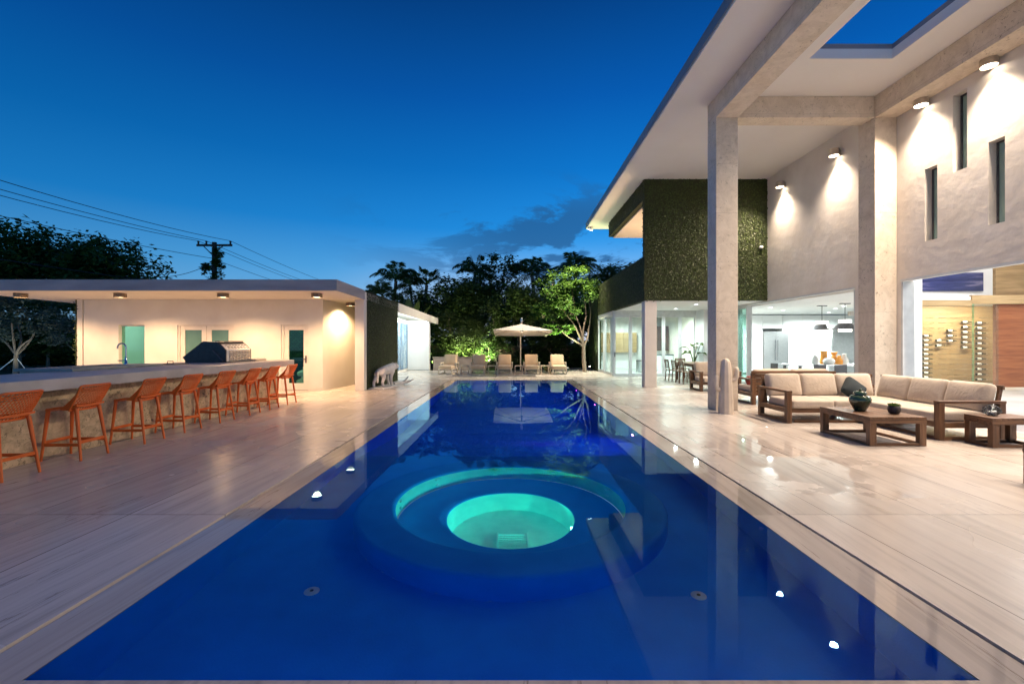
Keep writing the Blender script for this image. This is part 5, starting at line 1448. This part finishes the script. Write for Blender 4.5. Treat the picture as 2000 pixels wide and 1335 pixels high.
# ------------------------------------------------------------------ loungers, tables and umbrella at the far end
lo = thing('lounge_chair', '', 'lounge chair', (0, 0, 0), 'tan lounge chairs at the far end of the pool')
MB().rbox((0, -.20, .36), (.66, .92, .15), .05, .02, 7).build('seat_cushion', 'tan_cushion', lo, smooth=True)
MB().rbox((0, .36, .66), (.66, .15, .62), .055, .03, 7, (R(-20), 0, 0), thin=1).build('back_cushion', 'tan_cushion', lo, smooth=True)
MB().box(-.36, .36, -.62, .50, .235, .28).build('seat_frame', 'alu_beige', lo, bevel=0.006)
m = MB()
for x in (-.3, -.1, .1, .3):
    m.bar((x, .36, .28), (x, .60, .93), .05, .025)
m.build('back_frame', 'alu_beige', lo)
for x in (-.385, .385):
    MB().box(x - .035, x + .035, -.12, .52, .52, .57).box(x - .03, x + .03, -.115, -.06, .281, .519).box(x - .03, x + .03, .45, .51, .281, .519).build('armrest', 'alu_beige', lo, bevel=0.006)
for x in (-.33, .33):
    for y in (-.58, .46):
        MB().box(x - .03, x + .03, y - .03, y + .03, .04, .234).build('leg', 'alu_beige', lo, bevel=0.004)
MB().box(-.36, .36, -.61, -.55, 0, .039).box(-.36, -.30, -.545, .49, 0, .039).box(.30, .36, -.545, .49, 0, .039).build('sled_base', 'alu_beige', lo, bevel=0.004)
for i, (px_, rz, lb) in enumerate(((876, -8, 'tan lounge chair turned slightly, nearest the pool house'), (934.5, 0, 'tan lounge chair second from the pool house, before the taupe planter'),
                                   (985.5, 0, 'middle tan lounge chair, just beside the umbrella pole'), (1038.5, 0, 'tan lounge chair right after the umbrella pole, second from the house'),
                                   (1090, 2, 'tan lounge chair nearest the slender lit tree'))):
    d_ = 22.9
    o = lo if i == 0 else copy_tree(lo)
    place(o, ((px_ - CX) / F * d_, d_, 0), R(rz), label=lb)
stb = thing('side_table', '', 'side table', (0, 0, 0), 'small open tables between the lounge chairs')
MB().box(-.2, .2, -.2, .2, .385, .42).build('table_top', 'alu_beige', stb, bevel=0.004)
for x in (-.18, .18):
    MB().box(x - .02, x + .02, -.2, -.16, 0, .384).box(x - .02, x + .02, .16, .2, 0, .384).box(x - .02, x + .02, -.159, .159, 0, .03).build('leg_frame', 'alu_beige', stb)
for i, (px_, lb) in enumerate(((908, 'small open side table after the chair nearest the pool house'), (961, 'small open side table before the middle lounge chair'),
                               (1013, 'small open side table at the foot of the umbrella pole'), (1064, 'small open side table beside the spiky plant'))):
    o = stb if i == 0 else copy_tree(stb)
    place(o, ((px_ - CX) / F * 22.9, 22.9, 0), 0, label=lb)
um = thing('patio_umbrella', 'big square cream umbrella open over the lounge chairs', 'umbrella', (.45, 24.7, 0))
ux0, ux1, yn_, yf_ = -.96, 1.86, 21.35, 24.5
xc = .46
Zn, Zf = 2.17, 1.95
crn = [Vector((-.90, yn_, Zn)), Vector((1.90, yn_, Zn - .03)), Vector((1.86, yf_, Zf)), Vector((-.94, yf_, Zf))]
apex = Vector((xc, 22.95, 2.50))
vs, fs = [], []
n = 8
for e in range(4):
    a, b_ = crn[e], crn[(e + 1) % 4]
    base = len(vs)
    for i in range(n + 1):
        t_ = i / n
        for k in range(n + 1):
            s_ = k / n
            p_ = a.lerp(b_, s_).lerp(apex, t_)
            p_.z -= .06 * math.sin(math.pi * s_) * (1 - t_) * 0.5 + .05 * math.sin(math.pi * t_) * math.sin(math.pi * s_)
            vs.append(p_)
    for i in range(n):
        for k in range(n):
            q = base + i * (n + 1) + k
            fs.append((q, q + 1, q + n + 2, q + n + 1))
cn = MB().add(vs, fs).build('canopy', 'canvas', um)
so_ = cn.modifiers.new('cloth', 'SOLIDIFY')
so_.thickness = 0.008
m = MB()
for e in range(4):
    for s_ in (0, .5):
        tip = crn[e].lerp(crn[(e + 1) % 4], s_)
        m2 = MB().bar(tip.lerp(apex, .02) - Vector((0, 0, .07)), apex - Vector((0, 0, .09)), .022, .03)
        mid = tip.lerp(apex, .5) - Vector((0, 0, .09))
        m2.bar(mid, Vector((xc, 22.95, 2.16)), .016, .016)
        m2.build('rib', 'dark_metal' if s_ else 'alu_beige', um)
MB().lathe([(.03, 2.08), (.05, 2.1), (.05, 2.2), (.03, 2.46)], (xc, 22.95, 0), 16).build('hub', 'dark_metal', um, smooth=True)
MB().tube([(xc - .02, 24.75, 0.05), (xc - .02, 24.75, 2.62)], .035, 14).build('pole', 'alu_beige', um, smooth=True)
MB().tube([(xc - .02, 24.72, 2.60), (xc, 23.8, 2.78), (xc, 22.95, 2.70), (xc, 22.95, 2.5)], .028, 10).build('arm', 'alu_beige', um, smooth=True)
MB().lathe([(.05, 2.60), (.06, 2.62), (.06, 2.76), (.03, 2.8)], (xc, 22.95, 0), 16).build('finial', 'steel', um, smooth=True)
lamp('POINT', 'lounger_fill', (xc, 22.95, 1.98), 46, (1.0, 0.72, 0.45), um, 0.0)  # added fill under the hub to brighten the loungers; no fitting built
MB().box(xc - .42, xc + .38, 24.42, 25.1, 0.001, 0.06).build('base_plate', 'dark_metal', um, bevel=0.01)

# low planter, fence
pl = thing('garden_planter', 'long low taupe garden wall behind the lounge chairs by the pool house', 'planter', (-3.3, 26.4, -.16))
MB().box(-4.55, -2.35, 26.1, 26.25, -.16, .70).build('front_wall', 'planter', pl, bevel=0.006)
MB().box(-4.58, -2.32, 26.07, 26.29, .702, .74).build('coping', 'planter', pl, bevel=0.004)
fe = thing('wooden_fence', 'dark red brown board fence behind the lounge chairs', 'fence', (0, 31, -.16))
m = MB()
rg = random.Random(12)
for k in range(96):
    x = -7 + k * .155
    m.box(x, x + .14, 31.0 + rg.uniform(-.004, .004), 31.02, -.16, 1.35 + rg.uniform(-.02, .02))
m.build('boards', 'fence_wood', fe)
for k in range(8):
    MB().box(-7 + k * 2.1, -6.9 + k * 2.1, 31.03, 31.13, -.16, 1.42).build('post', 'fence_wood', fe)

# ------------------------------------------------------------------ trees
def make_tree(name, cat, leafm, trunk_h, r0, blobs, count, size, seed, clumps=16, limbs=6, lean=(0, 0), group=None, rads=None):
    rs = random.Random(seed)
    t = thing(name, '', cat, (0, 0, 0), group)
    fork = Vector((lean[0], lean[1], trunk_h))
    tm = MB()
    limb(tm, rs, (0, 0, -.05), fork, r0, r0 * .72, .06, 6, 9)
    cm = MB()
    ends = []
    tot = sum(b_[1][0] * b_[1][1] * b_[1][2] for b_ in blobs)
    for c_, rad in blobs:
        share = rad[0] * rad[1] * rad[2] / tot
        ends.append((Vector(c_), leaf_blob(cm, rs, c_, rad, int(count * share), size, max(5, int(clumps * share * len(blobs))))))
    for c_, es in ends:
        mid = fork.lerp(c_, .6) + Vector((rs.uniform(-.15, .15), rs.uniform(-.15, .15), 0))
        limb(tm, rs, fork, mid, r0 * .55, r0 * .3, .08, 4, 7)
        for e_ in es[:limbs]:
            limb(tm, rs, mid, e_, r0 * .26, r0 * .06, .1, 4, 5)
    tm.build('trunk', 'bark', t, smooth=True)
    cm.build('crown', leafm, t)
    return t
broad = make_tree('broad_tree', 'tree', 'leaf_dark', 2.4, .16, [((0, 0, 4.3), (2.5, 2.5, 1.7)), ((-1.2, .3, 3.4), (1.6, 1.6, 1.1)), ((1.3, -.2, 3.6), (1.5, 1.6, 1.2))], 7600, .30, 1, 26)
tall = make_tree('tall_tree', 'tree', 'leaf_dark', 3.4, .15, [((0, 0, 5.2), (1.7, 1.7, 1.5)), ((.5, 0, 7.1), (1.2, 1.2, 1.2)), ((-.9, .2, 6.1), (1.0, 1.0, .8))], 4600, .27, 2, 18)
bushy = make_tree('bushy_tree', 'tree', 'leaf_mid', 1.3, .09, [((0, 0, 2.7), (1.5, 1.5, 1.3)), ((.5, .3, 1.8), (1.1, 1.1, .7))], 5600, .20, 3, 18)
shrub = make_tree('dense_shrub', 'shrub', 'leaf_dark', .5, .05, [((0, 0, 1.1), (1.3, 1.1, 1.1)), ((.6, 0, .8), (.9, .9, .8))], 2600, .20, 4, 14, limbs=4)
used = {}
def plant_tree(proto, h0, px_, topy, d_, label, group, rz=0.0, wide=1.0, base=-.16):
    top_z = H - (topy - CY) / F * d_
    s_ = (top_z - base) / h0
    first = proto.name not in used
    used[proto.name] = 1
    o = proto if first else copy_tree(proto)
    place(o, ((px_ - CX) / F * d_, d_, base), rz, (s_ * wide, s_ * wide, s_), label, group)
    return o
gb = 'dark trees beyond the far end of the pool'
plant_tree(tall, 8.3, 972, 488, 36, 'tallest open crowned tree in the middle of the dark garden trees', gb, .4)
plant_tree(tall, 8.3, 1180, 512, 33, 'open dark tree rising beside the sloping green wall of the house', gb, 2.0, 1.1)
plant_tree(tall, 8.3, 1222, 508, 35, 'dark tree peeping over the green wall parapet of the house', gb, 3.6, 1.2)
plant_tree(broad, 6.0, 880, 545, 33, 'broad dark tree between the fan palm and the curved palm', gb, .3)
plant_tree(broad, 6.0, 1062, 540, 36, 'broad dark tree behind the bright lit crown', gb, 1.5)
plant_tree(broad, 6.0, 1135, 545, 32, 'broad dark tree directly behind the slender lit trunk', gb, 2.7, .9)
plant_tree(broad, 6.0, 930, 548, 37, 'broad dark tree under the curved palm', gb, 4.0)
plant_tree(broad, 6.0, 1012, 562, 31, 'broad dark tree above the cream umbrella', gb, 5.1, .9)
plant_tree(broad, 6.0, 800, 568, 36, 'broad dark tree behind the banana leaves over the pool house', gb, 0.9)
plant_tree(bushy, 4.05, 892, 615, 28.5, 'small green tree above the taupe garden wall', 'small green trees behind the lounge chairs', .2, 1.15)
plant_tree(bushy, 4.05, 955, 600, 30, 'small green tree before the tall open crowned tree', 'small green trees behind the lounge chairs', 1.9, 1.0)
plant_tree(bushy, 4.05, 1075, 612, 29, 'small green tree behind the right half of the umbrella', 'small green trees behind the lounge chairs', 3.1, 1.1)
for i, (px_, ty, d_, lb) in enumerate(((868, 668, 29.5, 'low dark shrub beside the pool house end'), (925, 665, 30.2, 'low dark shrub above the second lounge chair'), (1110, 662, 29, 'low dark shrub behind the lit tree trunk'),
                                       (1150, 650, 30, 'low dark shrub at the green wall foot'), (1045, 668, 30, 'low dark shrub behind the umbrella canopy'), (985, 672, 29.5, 'low dark shrub behind the umbrella pole'))):
    plant_tree(shrub, 2.2, px_, ty, d_, lb, 'dark shrubs along the back fence', i * 1.3, 1.25)
gl_ = 'tall dark trees behind the pool house'
for px_, ty, d_, rz, lb in ((20, 440, 34, 0, 'dense dark tree at the picture edge above the bar roof'), (105, 455, 36, 1.2, 'dense dark tree second from the edge over the bar roof'),
                            (185, 470, 35, 2.2, 'dense dark tree under the lowest cables'), (240, 475, 37, 3.4, 'dense dark tree nearest the utility pole'), (-60, 440, 36, 4.4, 'dense dark tree mostly outside the picture edge')):
    plant_tree(broad, 6.0, px_, ty, d_, lb, gl_, rz, .75)
for i, (px_, ty, d_, lb) in enumerate(((40, 585, 25, 'greyish hedge bush behind the small staked tree'), (95, 590, 26, 'greyish hedge bush in the middle under the roof edge'), (150, 588, 25.5, 'greyish hedge bush beside the pool house wall'),
                                       (-15, 590, 25, 'greyish hedge bush at the picture edge'))):
    o = plant_tree(bushy, 4.05, px_, ty, d_, lb, 'hedge bushes beyond the bar', i * 1.7, 1.0)
for i, (px_, d_) in enumerate(((70, 29), (125, 29.5), (10, 29))):
    plant_tree(shrub, 2.2, px_, 625, d_, ['dark shrub at the foot of the middle hedge bush', 'dark shrub nearest the pool house end wall', 'dark shrub behind the staked tree'][i], 'dark shrubs beyond the bar', i * 2.0, 1.2)
# slender lit tree by the green wall
rs = random.Random(21)
lt = thing('lit_tree', 'slender pale trunked tree with bright green uplit crown by the green wall', 'tree', (3.86, 24.3, 0))
tm, cm = MB(), MB()
B = lambda x, y, z: Vector((3.86 + x, 24.3 + y, z))
limb(tm, rs, B(0, 0, -.02), B(-.05, .05, 1.35), .115, .09, .03, 5, 10)
fk = B(-.05, .05, 1.33)
brs = [(B(-.62, -.1, 2.6), B(-1.6, -.2, 4.1)), (B(-.45, .2, 3.0), B(-.7, .2, 4.6)), (B(.08, .1, 2.9), B(-.1, 0, 4.5)), (B(-.9, .1, 1.9), B(-1.9, .1, 2.9)), (B(.25, .3, 2.3), B(.3, .3, 3.7))]
for a, b_ in brs:
    limb(tm, rs, fk, a, .055, .035, .07, 5, 7)
    limb(tm, rs, a, b_, .034, .016, .08, 5, 6)
for c_, rad, k in ((B(-1.7, -.2, 4.5), (.85, .8, .85), 900), (B(-.85, .1, 5.0), (.75, .7, .7), 700), (B(-.1, .1, 4.9), (.7, .7, .7), 600), (B(-1.3, -.3, 3.6), (.75, .7, .5), 700), (B(-2.2, 0, 3.2), (.7, .6, .5), 480),
                   (B(-.7, .2, 3.3), (.7, .6, .4), 380), (B(.25, .2, 4.2), (.6, .6, .6), 380), (B(-1.9, .1, 2.3), (.75, .6, .35), 360), (B(-1.0, .3, 2.35), (.5, .5, .3), 200)):
    es = leaf_blob(cm, rs, c_, rad, int(k * 1.7), .165, 12)
    for e_ in es[:4]:
        limb(tm, rs, c_ - Vector((0, 0, rad[2] * .6)), e_, .016, .005, .1, 3, 4)
tm.build('trunk', 'bark', lt, smooth=True)
cm.build('crown', 'leaf_bright', lt)
# small staked tree uplit at the picture edge beyond the bar
st = thing('staked_tree', 'small grey green uplit tree held by pale stay ropes beyond the bar', 'tree', (-19.9, 18.2, -.05))
tm, cm = MB(), MB()
q0 = Vector((-19.9, 18.2, -.05))
limb(tm, rs, q0, q0 + Vector((.05, 0, 1.15)), .085, .07, .02, 4, 9)
for e_ in ((-.8, 0, 2.0), (.6, .2, 2.1), (-.2, .3, 2.3), (.9, -.2, 1.8), (.2, -.3, 2.4)):
    limb(tm, rs, q0 + Vector((.05, 0, 1.12)), q0 + Vector(e_), .05, .02, .08, 4, 6)
for c_, rad, k in (((0, 0, 2.4), (1.5, 1.2, .7), 2000), ((1.3, .2, 2.1), (.9, .9, .55), 1000), ((-1.2, 0, 2.3), (.9, .9, .6), 900), ((.5, .2, 3.1), (1.4, 1.2, .6), 1300)):
    leaf_blob(cm, rs, q0 + Vector(c_), rad, k, .13, 12)
tm.build('trunk', 'bark', st, smooth=True)
cm.build('crown', 'leaf_grey', st)
MB().tube([q0 + Vector((.05, 0, 1.05)), q0 + Vector((.95, -.1, .0))], .011, 5).build('stay_rope', 'paper', st)
MB().tube([q0 + Vector((.05, 0, 1.05)), q0 + Vector((-.95, -.1, .2))], .011, 5).build('stay_rope', 'paper', st)

# palms
def make_palm(name, fronds, length, th, seed, leafm='leaf_dark', arch=.85, fan=False, up=.8):
    rs = random.Random(seed)
    t = thing(name, '', 'palm', (0, 0, 0), 'palms over the garden trees')
    MB().tube([(.12 * math.sin(k), .1 * math.cos(k * 1.3), th * k / 7) for k in range(8)], [.17, .15, .14, .13, .125, .12, .12, .13], 9).build('trunk', 'bark', t, smooth=True)
    m = MB()
    top_ = Vector((.12 * math.sin(7), .1 * math.cos(9.1), th))
    for f in range(fronds):
        a = f * 2.399 + rs.uniform(-.2, .2)
        el = rs.uniform(.35, 1.35) * up + (.3 if f > fronds * .6 else 0)
        d_ = Vector((math.cos(a) * math.cos(el), math.sin(a) * math.cos(el), math.sin(el)))
        L = length * rs.uniform(.8, 1.1)
        pts = [top_ + d_ * L * t_ - Vector((0, 0, 1)) * arch * L * t_ ** 2.1 * .7 for t_ in [k / 10 for k in range(11)]]
        m.tube(pts, [.03 - .0025 * k for k in range(11)], 4)
        if fan:
            hub_ = pts[6]
            for k in range(13):
                b_ = (k - 6) * .26
                side = d_.cross(Vector((0, 0, 1))).normalized()
                q_ = (d_ * math.cos(b_) + side * math.sin(b_)).normalized()
                e_ = q_.cross(Vector((0, 0, 1))).normalized() * .05
                tp = hub_ + q_ * L * .42 - Vector((0, 0, .12 * L))
                m.add([hub_, hub_ + q_ * L * .25 + e_, tp, hub_ + q_ * L * .25 - e_], [(0, 1, 2, 3)])
            continue
        for k in range(46):
            t_ = .14 + .86 * k / 46
            i = min(9, int(t_ * 10))
            p_ = pts[i].lerp(pts[i + 1], t_ * 10 - i)
            tan_ = (pts[i + 1] - pts[i]).normalized()
            side = tan_.cross(Vector((0, 0, 1)))
            side = side.normalized() if side.length > .05 else Vector((1, 0, 0))
            ln = .62 * length / 2.6 * math.sin(math.pi * min(.97, t_ * .85 + .12)) + .1
            for sg in (-1, 1):
                q_ = (side * sg + tan_ * .55 + Vector((0, 0, rs.uniform(-.55, .05)))).normalized()
                w_ = tan_ * .028
                m.add([p_ - w_, p_ + q_ * ln * .5 - w_ * 1.2 - Vector((0, 0, .02)), p_ + q_ * ln - Vector((0, 0, .16 * ln)), p_ + q_ * ln * .5 + w_ * 1.2 - Vector((0, 0, .02))], [(0, 1, 2, 3)])
    m.build('crown', leafm, t)
    return t
pa = make_palm('feather_palm', 13, 2.7, 5.6, 5)
pb = make_palm('fan_palm', 22, 1.6, 5.4, 6, fan=True, arch=.3, up=.9)
for i, (o0, px_, ty, d_, rz, sz, lb) in enumerate(((pa, 772, 548, 36, 0, 1.0, 'feather palm with drooping fronds over the pool house green wall'), (pa, 745, 578, 34, 2.1, .8, 'low feather palm just above the pool house roof edge'),
        (pa, 803, 560, 36, 4.0, .75, 'smaller feather palm between the drooping palm and the fan palm'), (pa, 925, 536, 37, .8, .95, 'feather palm with two curved fronds above the middle trees'),
        (pa, 1041, 538, 36, 2.9, 1.05, 'upright feather palm just before the bright lit crown'), (pa, 1125, 533, 35, 5.0, 1.1, 'feather palm showing above the lit crown'), (pb, 832, 556, 36, 0, 1.0, 'fan palm with stiff round fronds'))):
    o = o0 if i in (0, 6) else copy_tree(o0)
    zt_ = H - (ty - CY) / F * d_
    hh = 5.6 if o0 is pa else 5.4
    s_ = (zt_ + .16) / hh
    place(o, ((px_ - CX) / F * d_, d_, -.16), rz, (sz, sz, s_), lb)
# traveller's palm style banana plant over the pool house
bp_ = thing('banana_plant', 'banana plant with big upright paddle leaves over the pool house roof', 'banana plant', (-6.6, 29.0, -.16))
m, stm = MB(), MB()
for k in range(9):
    a = R(-62 + 15.5 * k)
    d_ = Vector((math.sin(a), rs.uniform(-.25, .1), math.cos(a)))
    b0 = Vector((-6.6, 29.0, 1.6))
    q_ = b0 + d_ * rs.uniform(1.3, 1.6)
    stm.tube([Vector((-6.6, 29.0, .5)), b0, q_], [.10, .07, .03], 6)
    big_leaf(m, q_, d_, rs.uniform(1.3, 1.7), .25, .12, 9)
for k in range(8):
    a = rs.uniform(-1.4, 1.4)
    d_ = Vector((math.sin(a), -.5, math.cos(a) * .7))
    q_ = Vector((-5.6 + rs.uniform(-.5, .8), 28.9, 1.4 + rs.uniform(-.4, .6)))
    stm.tube([Vector((-6.2, 29, .2)), q_], [.04, .02], 5)
    big_leaf(m, q_, d_, rs.uniform(.8, 1.2), .17, .5, 8)
stm.tube([(-6.6, 29.0, -.16), (-6.6, 29.0, .6)], .13, 9)
m.build('foliage', 'leaf_mid', bp_)
stm.build('stem', 'leaf_mid', bp_, smooth=True)
# small lit garden plants
def spiky(name, label, px_, d_, n_, l, leafm, seed, up=.5):
    rs2 = random.Random(seed)
    q_ = Vector(((px_ - CX) / F * d_, d_, -.02))
    t = thing(name, label, 'plant', q_)
    m_ = MB()
    for k in range(n_):
        a = rs2.uniform(0, 6.28)
        big_leaf(m_, q_ + Vector((rs2.uniform(-.08, .08), rs2.uniform(-.08, .08), .03)), Vector((math.cos(a), math.sin(a), rs2.uniform(up, up * 3))), l * rs2.uniform(.7, 1.1), l * .06, .45, 6)
    m_.build('foliage', leafm, t)
    MB().lathe([(.07, 0), (.05, .10), (.02, .14)], q_, 10).build('stem', 'bark', t, smooth=True)
spiky('spiky_plant', 'pale spiky plant lit between the last two lounge chairs', 1069, 24.6, 22, .85, 'leaf_olive', 2)
spiky('spiky_plant', 'tall arching plant lit behind the middle lounge chair', 984, 26.6, 46, 1.5, 'leaf_olive', 3, .9)
spiky('spiky_plant', 'low arching plant behind the second lounge chair', 948, 27.4, 30, 1.0, 'leaf_mid', 4, .7)
def gspot(label, px_, d_, target, power, color, cone=80, vis=True):
    q_ = Vector(((px_ - CX) / F * d_, d_, .0))
    t = thing('garden_spotlight', label, 'garden light', q_, 'spotlights in the garden beds')
    dirv = (Vector(target) - (q_ + Vector((0, 0, .18)))).normalized()
    hd_ = q_ + Vector((0, 0, .18))
    MB().tube([q_, hd_], .012, 6).build('stake', 'black', t)
    MB().tube([hd_ - dirv * .06, hd_ + dirv * .05], [.03, .045], 14).build('head', 'black', t)
    MB().tube([hd_ + dirv * .046, hd_ + dirv * .053], .038, 14).build('lens', 'spot_glow', t)
    lamp('SPOT', 'spot_beam', hd_ + dirv * .07, power, color, t, .04, target=target, cone=cone, blend=.6)
gspot('bright garden spotlight after the last lounge chair, aimed up the slender tree', 1109, 24.2, (2.6, 24.6, 4.6), 1500, (.84, 1.0, .50), 64)
gspot('garden spotlight at the foot of the slender tree', 1152, 25.6, (3.4, 24.3, 3.6), 600, (.86, 1.0, .6), 80)
gspot('garden spotlight under the tall arching plant', 986, 26.2, (-.5, 27.0, 2.0), 170, (1.0, .88, .55), 90)
gspot('garden spotlight beside the spiky plant', 1060, 24.2, (1.9, 24.8, .7), 26, (1.0, .95, .7), 90)
gspot('garden spotlight below the small tree by the taupe wall', 905, 27.3, (-3.3, 28.6, 2.6), 1000, (.95, 1.0, .6), 110)
gspot('garden spotlight under the staked tree beyond the bar', 25, 17.3, (-19.7, 18.2, 2.4), 48, (.95, 1.0, .78), 100)
gspot('garden spotlight in front of the banana plant', 848, 28.4, (-6.4, 29.2, 3.2), 420, (.85, 1.0, .6), 80)

gspot('garden spotlight behind the second lounge chair, aimed at the dark broad trees', 945, 28.6, (-1.6, 33, 4.6), 2200, (.85, 1.0, .6), 100)
gspot('garden spotlight behind the fourth lounge chair, aimed at the dark broad trees', 1040, 28.6, (1.4, 33, 4.4), 1700, (.85, 1.0, .6), 100)
# far wood closing the garden
rs = random.Random(77)
m = MB()
for k in range(46):
    x = -70 + k * 3.1
    hgt = rs.uniform(4.2, 5.6)
    leaf_blob(m, rs, (x, 52 + rs.uniform(-3, 3), hgt * .5), (2.6, 2.0, hgt * .55), 900, .75, 12, shell=.2)
tag(m.build('treeline', 'leaf_dark'), 'dark mass of far trees closing the garden', None, None, 'stuff')

# ------------------------------------------------------------------ utility pole and cables
up_ = thing('utility_pole', 'dark wooden utility pole with crossarm and hanging vines behind the pool house', 'utility pole', (-26.2, 40, -.16))
MB().tube([(-26.2, 40, -.16), (-26.2, 40, 10.35)], [.24, .19], 12).build('pole', 'pole_wood', up_, smooth=True)
MB().box(-27.6, -24.5, 39.72, 39.82, 9.95, 10.13).build('crossarm', 'pole_wood', up_)
MB().bar((-27.0, 39.7, 10.0), (-26.2, 39.7, 9.2), .06).bar((-25.2, 39.7, 10.0), (-26.2, 39.7, 9.2), .06).build('brace', 'pole_wood', up_)
for x in (-27.45, -26.75, -24.65):
    MB().lathe([(.05, 0), (.09, .06), (.05, .12), (.1, .2), (.06, .28), (.03, .3)], (x, 39.77, 10.131), 12).build('insulator', 'pole_wood', up_, smooth=True)
m = MB()
leaf_blob(m, rs, (-25.75, 39.8, 8.9), (.5, .45, 1.25), 900, .27, 14, shell=.2)
leaf_blob(m, rs, (-26.75, 39.8, 8.3), (.62, .5, .5), 420, .27, 8, shell=.2)
leaf_blob(m, rs, (-26.2, 39.8, 7.2), (.6, .5, 1.1), 520, .27, 9, shell=.2)
for x, z0, z1 in ((-25.4, 8.4, 6.9), (-25.75, 8.2, 7.1), (-26.95, 8.3, 7.5)):
    for k in range(60):
        z = z0 + (z1 - z0) * k / 60
        leaf_blob(m, rs, (x + .12 * math.sin(k * .2), 39.75, z), (.07, .07, .07), 2, .24, 1)
m.build('hanging_vine', 'leaf_dark', up_)
cg_ = 'cables on the utility pole'
def cable(label, a, sag_pts, r=.02):
    tag(MB().tube([Vector(p_) for p_ in sag_pts], r, 5).build('power_cable', 'wire', None), label, 'cable', cg_)
def span(p0, p1, sag, n_=14):
    p0, p1 = Vector(p0), Vector(p1)
    return [p0.lerp(p1, k / n_) - Vector((0, 0, sag * 4 * (k / n_) * (1 - k / n_))) for k in range(n_ + 1)]
cable('topmost cable running over the bar roof to the crossarm end', 0, span((-24.65, 6, 9.9), (-24.65, 39.77, 10.42), .78) + span((-24.65, 39.77, 10.42), (-24.65, 78, 9.6), .5)[1:])
cable('second cable from the top running to the middle of the crossarm', 0, span((-26.75, 6, 9.9), (-26.75, 39.77, 10.42), .62) + span((-26.75, 39.77, 10.42), (-26.75, 78, 9.4), .5)[1:])
cable('third cable from the top running to the pool side of the crossarm', 0, span((-27.45, 6, 9.9), (-27.45, 39.77, 10.42), .75) + span((-27.45, 39.77, 10.42), (-27.45, 78, 9.2), .5)[1:])
cable('single cable crossing the sky below the three upper ones', 0, span((-26.3, 6, 8.1), (-26.3, 39.7, 8.9), .45) + span((-26.3, 39.7, 8.9), (-26.3, 78, 8.0), .4)[1:])
cable('lowest cable passing in front of the dark trees', 0, span((-26.4, 6, 6.1), (-26.4, 39.7, 6.3), .35), .022)
cable('short service cable from the pole down to the dark trees', 0, span((-26.4, 39.7, 8.4), P(312, 541, 33), .25), .022)

# ------------------------------------------------------------------ stone lion beside the pool house green wall
ln = thing('lion_statue', 'pale stone statue of a striding big cat by the pool house green wall', 'statue', (-4.5, 16.1, 0))
V = [((0, -.42, .56), .125), ((0, -.14, .555), .13), ((0, .14, .57), .145), ((0, .32, .60), .13), ((0, .46, .66), .105), ((.05, .59, .70), .105), ((.10, .71, .665), .066), ((.115, .755, .655), .05),
     ((0, -.53, .52), .042), ((.03, -.60, .42), .024), ((.05, -.62, .30), .021), ((.07, -.66, .20), .021), ((.09, -.73, .20), .026),
     ((.10, -.40, .47), .095), ((.115, -.30, .33), .07), ((.115, -.43, .18), .042), ((.115, -.38, .06), .042), ((.115, -.31, .035), .042),
     ((-.10, -.42, .47), .095), ((-.115, -.42, .32), .07), ((-.115, -.60, .19), .042), ((-.115, -.60, .06), .042), ((-.115, -.53, .035), .042),
     ((.105, .28, .47), .085), ((.115, .18, .32), .056), ((.115, .22, .16), .042), ((.115, .22, .06), .042), ((.115, .29, .035), .045),
     ((-.105, .28, .47), .085), ((-.115, .36, .32), .056), ((-.115, .43, .16), .042), ((-.115, .46, .06), .042), ((-.115, .53, .035), .045),
     ((.11, .57, .77), .035), ((.125, .56, .82), .022), ((-.01, .57, .77), .035), ((-.025, .56, .82), .022)]
E = [(0, 1), (1, 2), (2, 3), (3, 4), (4, 5), (5, 6), (6, 7), (0, 8), (8, 9), (9, 10), (10, 11), (11, 12), (0, 13), (13, 14), (14, 15), (15, 16), (16, 17), (0, 18), (18, 19), (19, 20), (20, 21), (21, 22),
     (3, 23), (23, 24), (24, 25), (25, 26), (26, 27), (3, 28), (28, 29), (29, 30), (30, 31), (31, 32), (5, 33), (33, 34), (5, 35), (35, 36)]
me = bpy.data.meshes.new('body')
me.from_pydata([v[0] for v in V], E, [])
me.materials.append(M['stone_statue'])
ob = bpy.data.objects.new('body', me)
col.objects.link(ob)
ob.parent = ln
sm = ob.modifiers.new('skin', 'SKIN')
for i, sv in enumerate(me.skin_vertices[0].data):
    k_ = 1.28 if i < 8 else 1.2
    sv.radius = (V[i][1] * k_, V[i][1] * k_)
    sv.use_root = (i == 0)
sm.use_smooth_shade = True
ss = ob.modifiers.new('smooth', 'SUBSURF')
ss.levels = ss.render_levels = 2
ob.location = (0, 0, .035)
MB().box(-.28 - 4.5, .30 - 4.5, 16.1 - .75, 16.1 + .85, 0.001, .035).build('plinth', 'stone_statue', ln, bevel=.006)
ln.rotation_euler = (0, 0, R(-12))
br_ = thing('stone_branch', 'pale carved branch lying in front of the big cat statue', 'sculpture', (-4.15, 17.1, 0))
m = MB()
m.tube([(-4.35, 16.75, .05), (-4.2, 16.95, .07), (-4.05, 17.15, .08), (-3.9, 17.3, .12)], [.06, .07, .06, .035], 9)
m.tube([(-4.1, 17.08, .09), (-4.0, 17.1, .2), (-3.93, 17.16, .30)], [.04, .03, .015], 7).tube([(-4.0, 17.2, .09), (-3.82, 17.22, .16), (-3.74, 17.3, .19)], [.035, .025, .012], 7)
m.build('branch', 'stone_statue', br_, smooth=True)
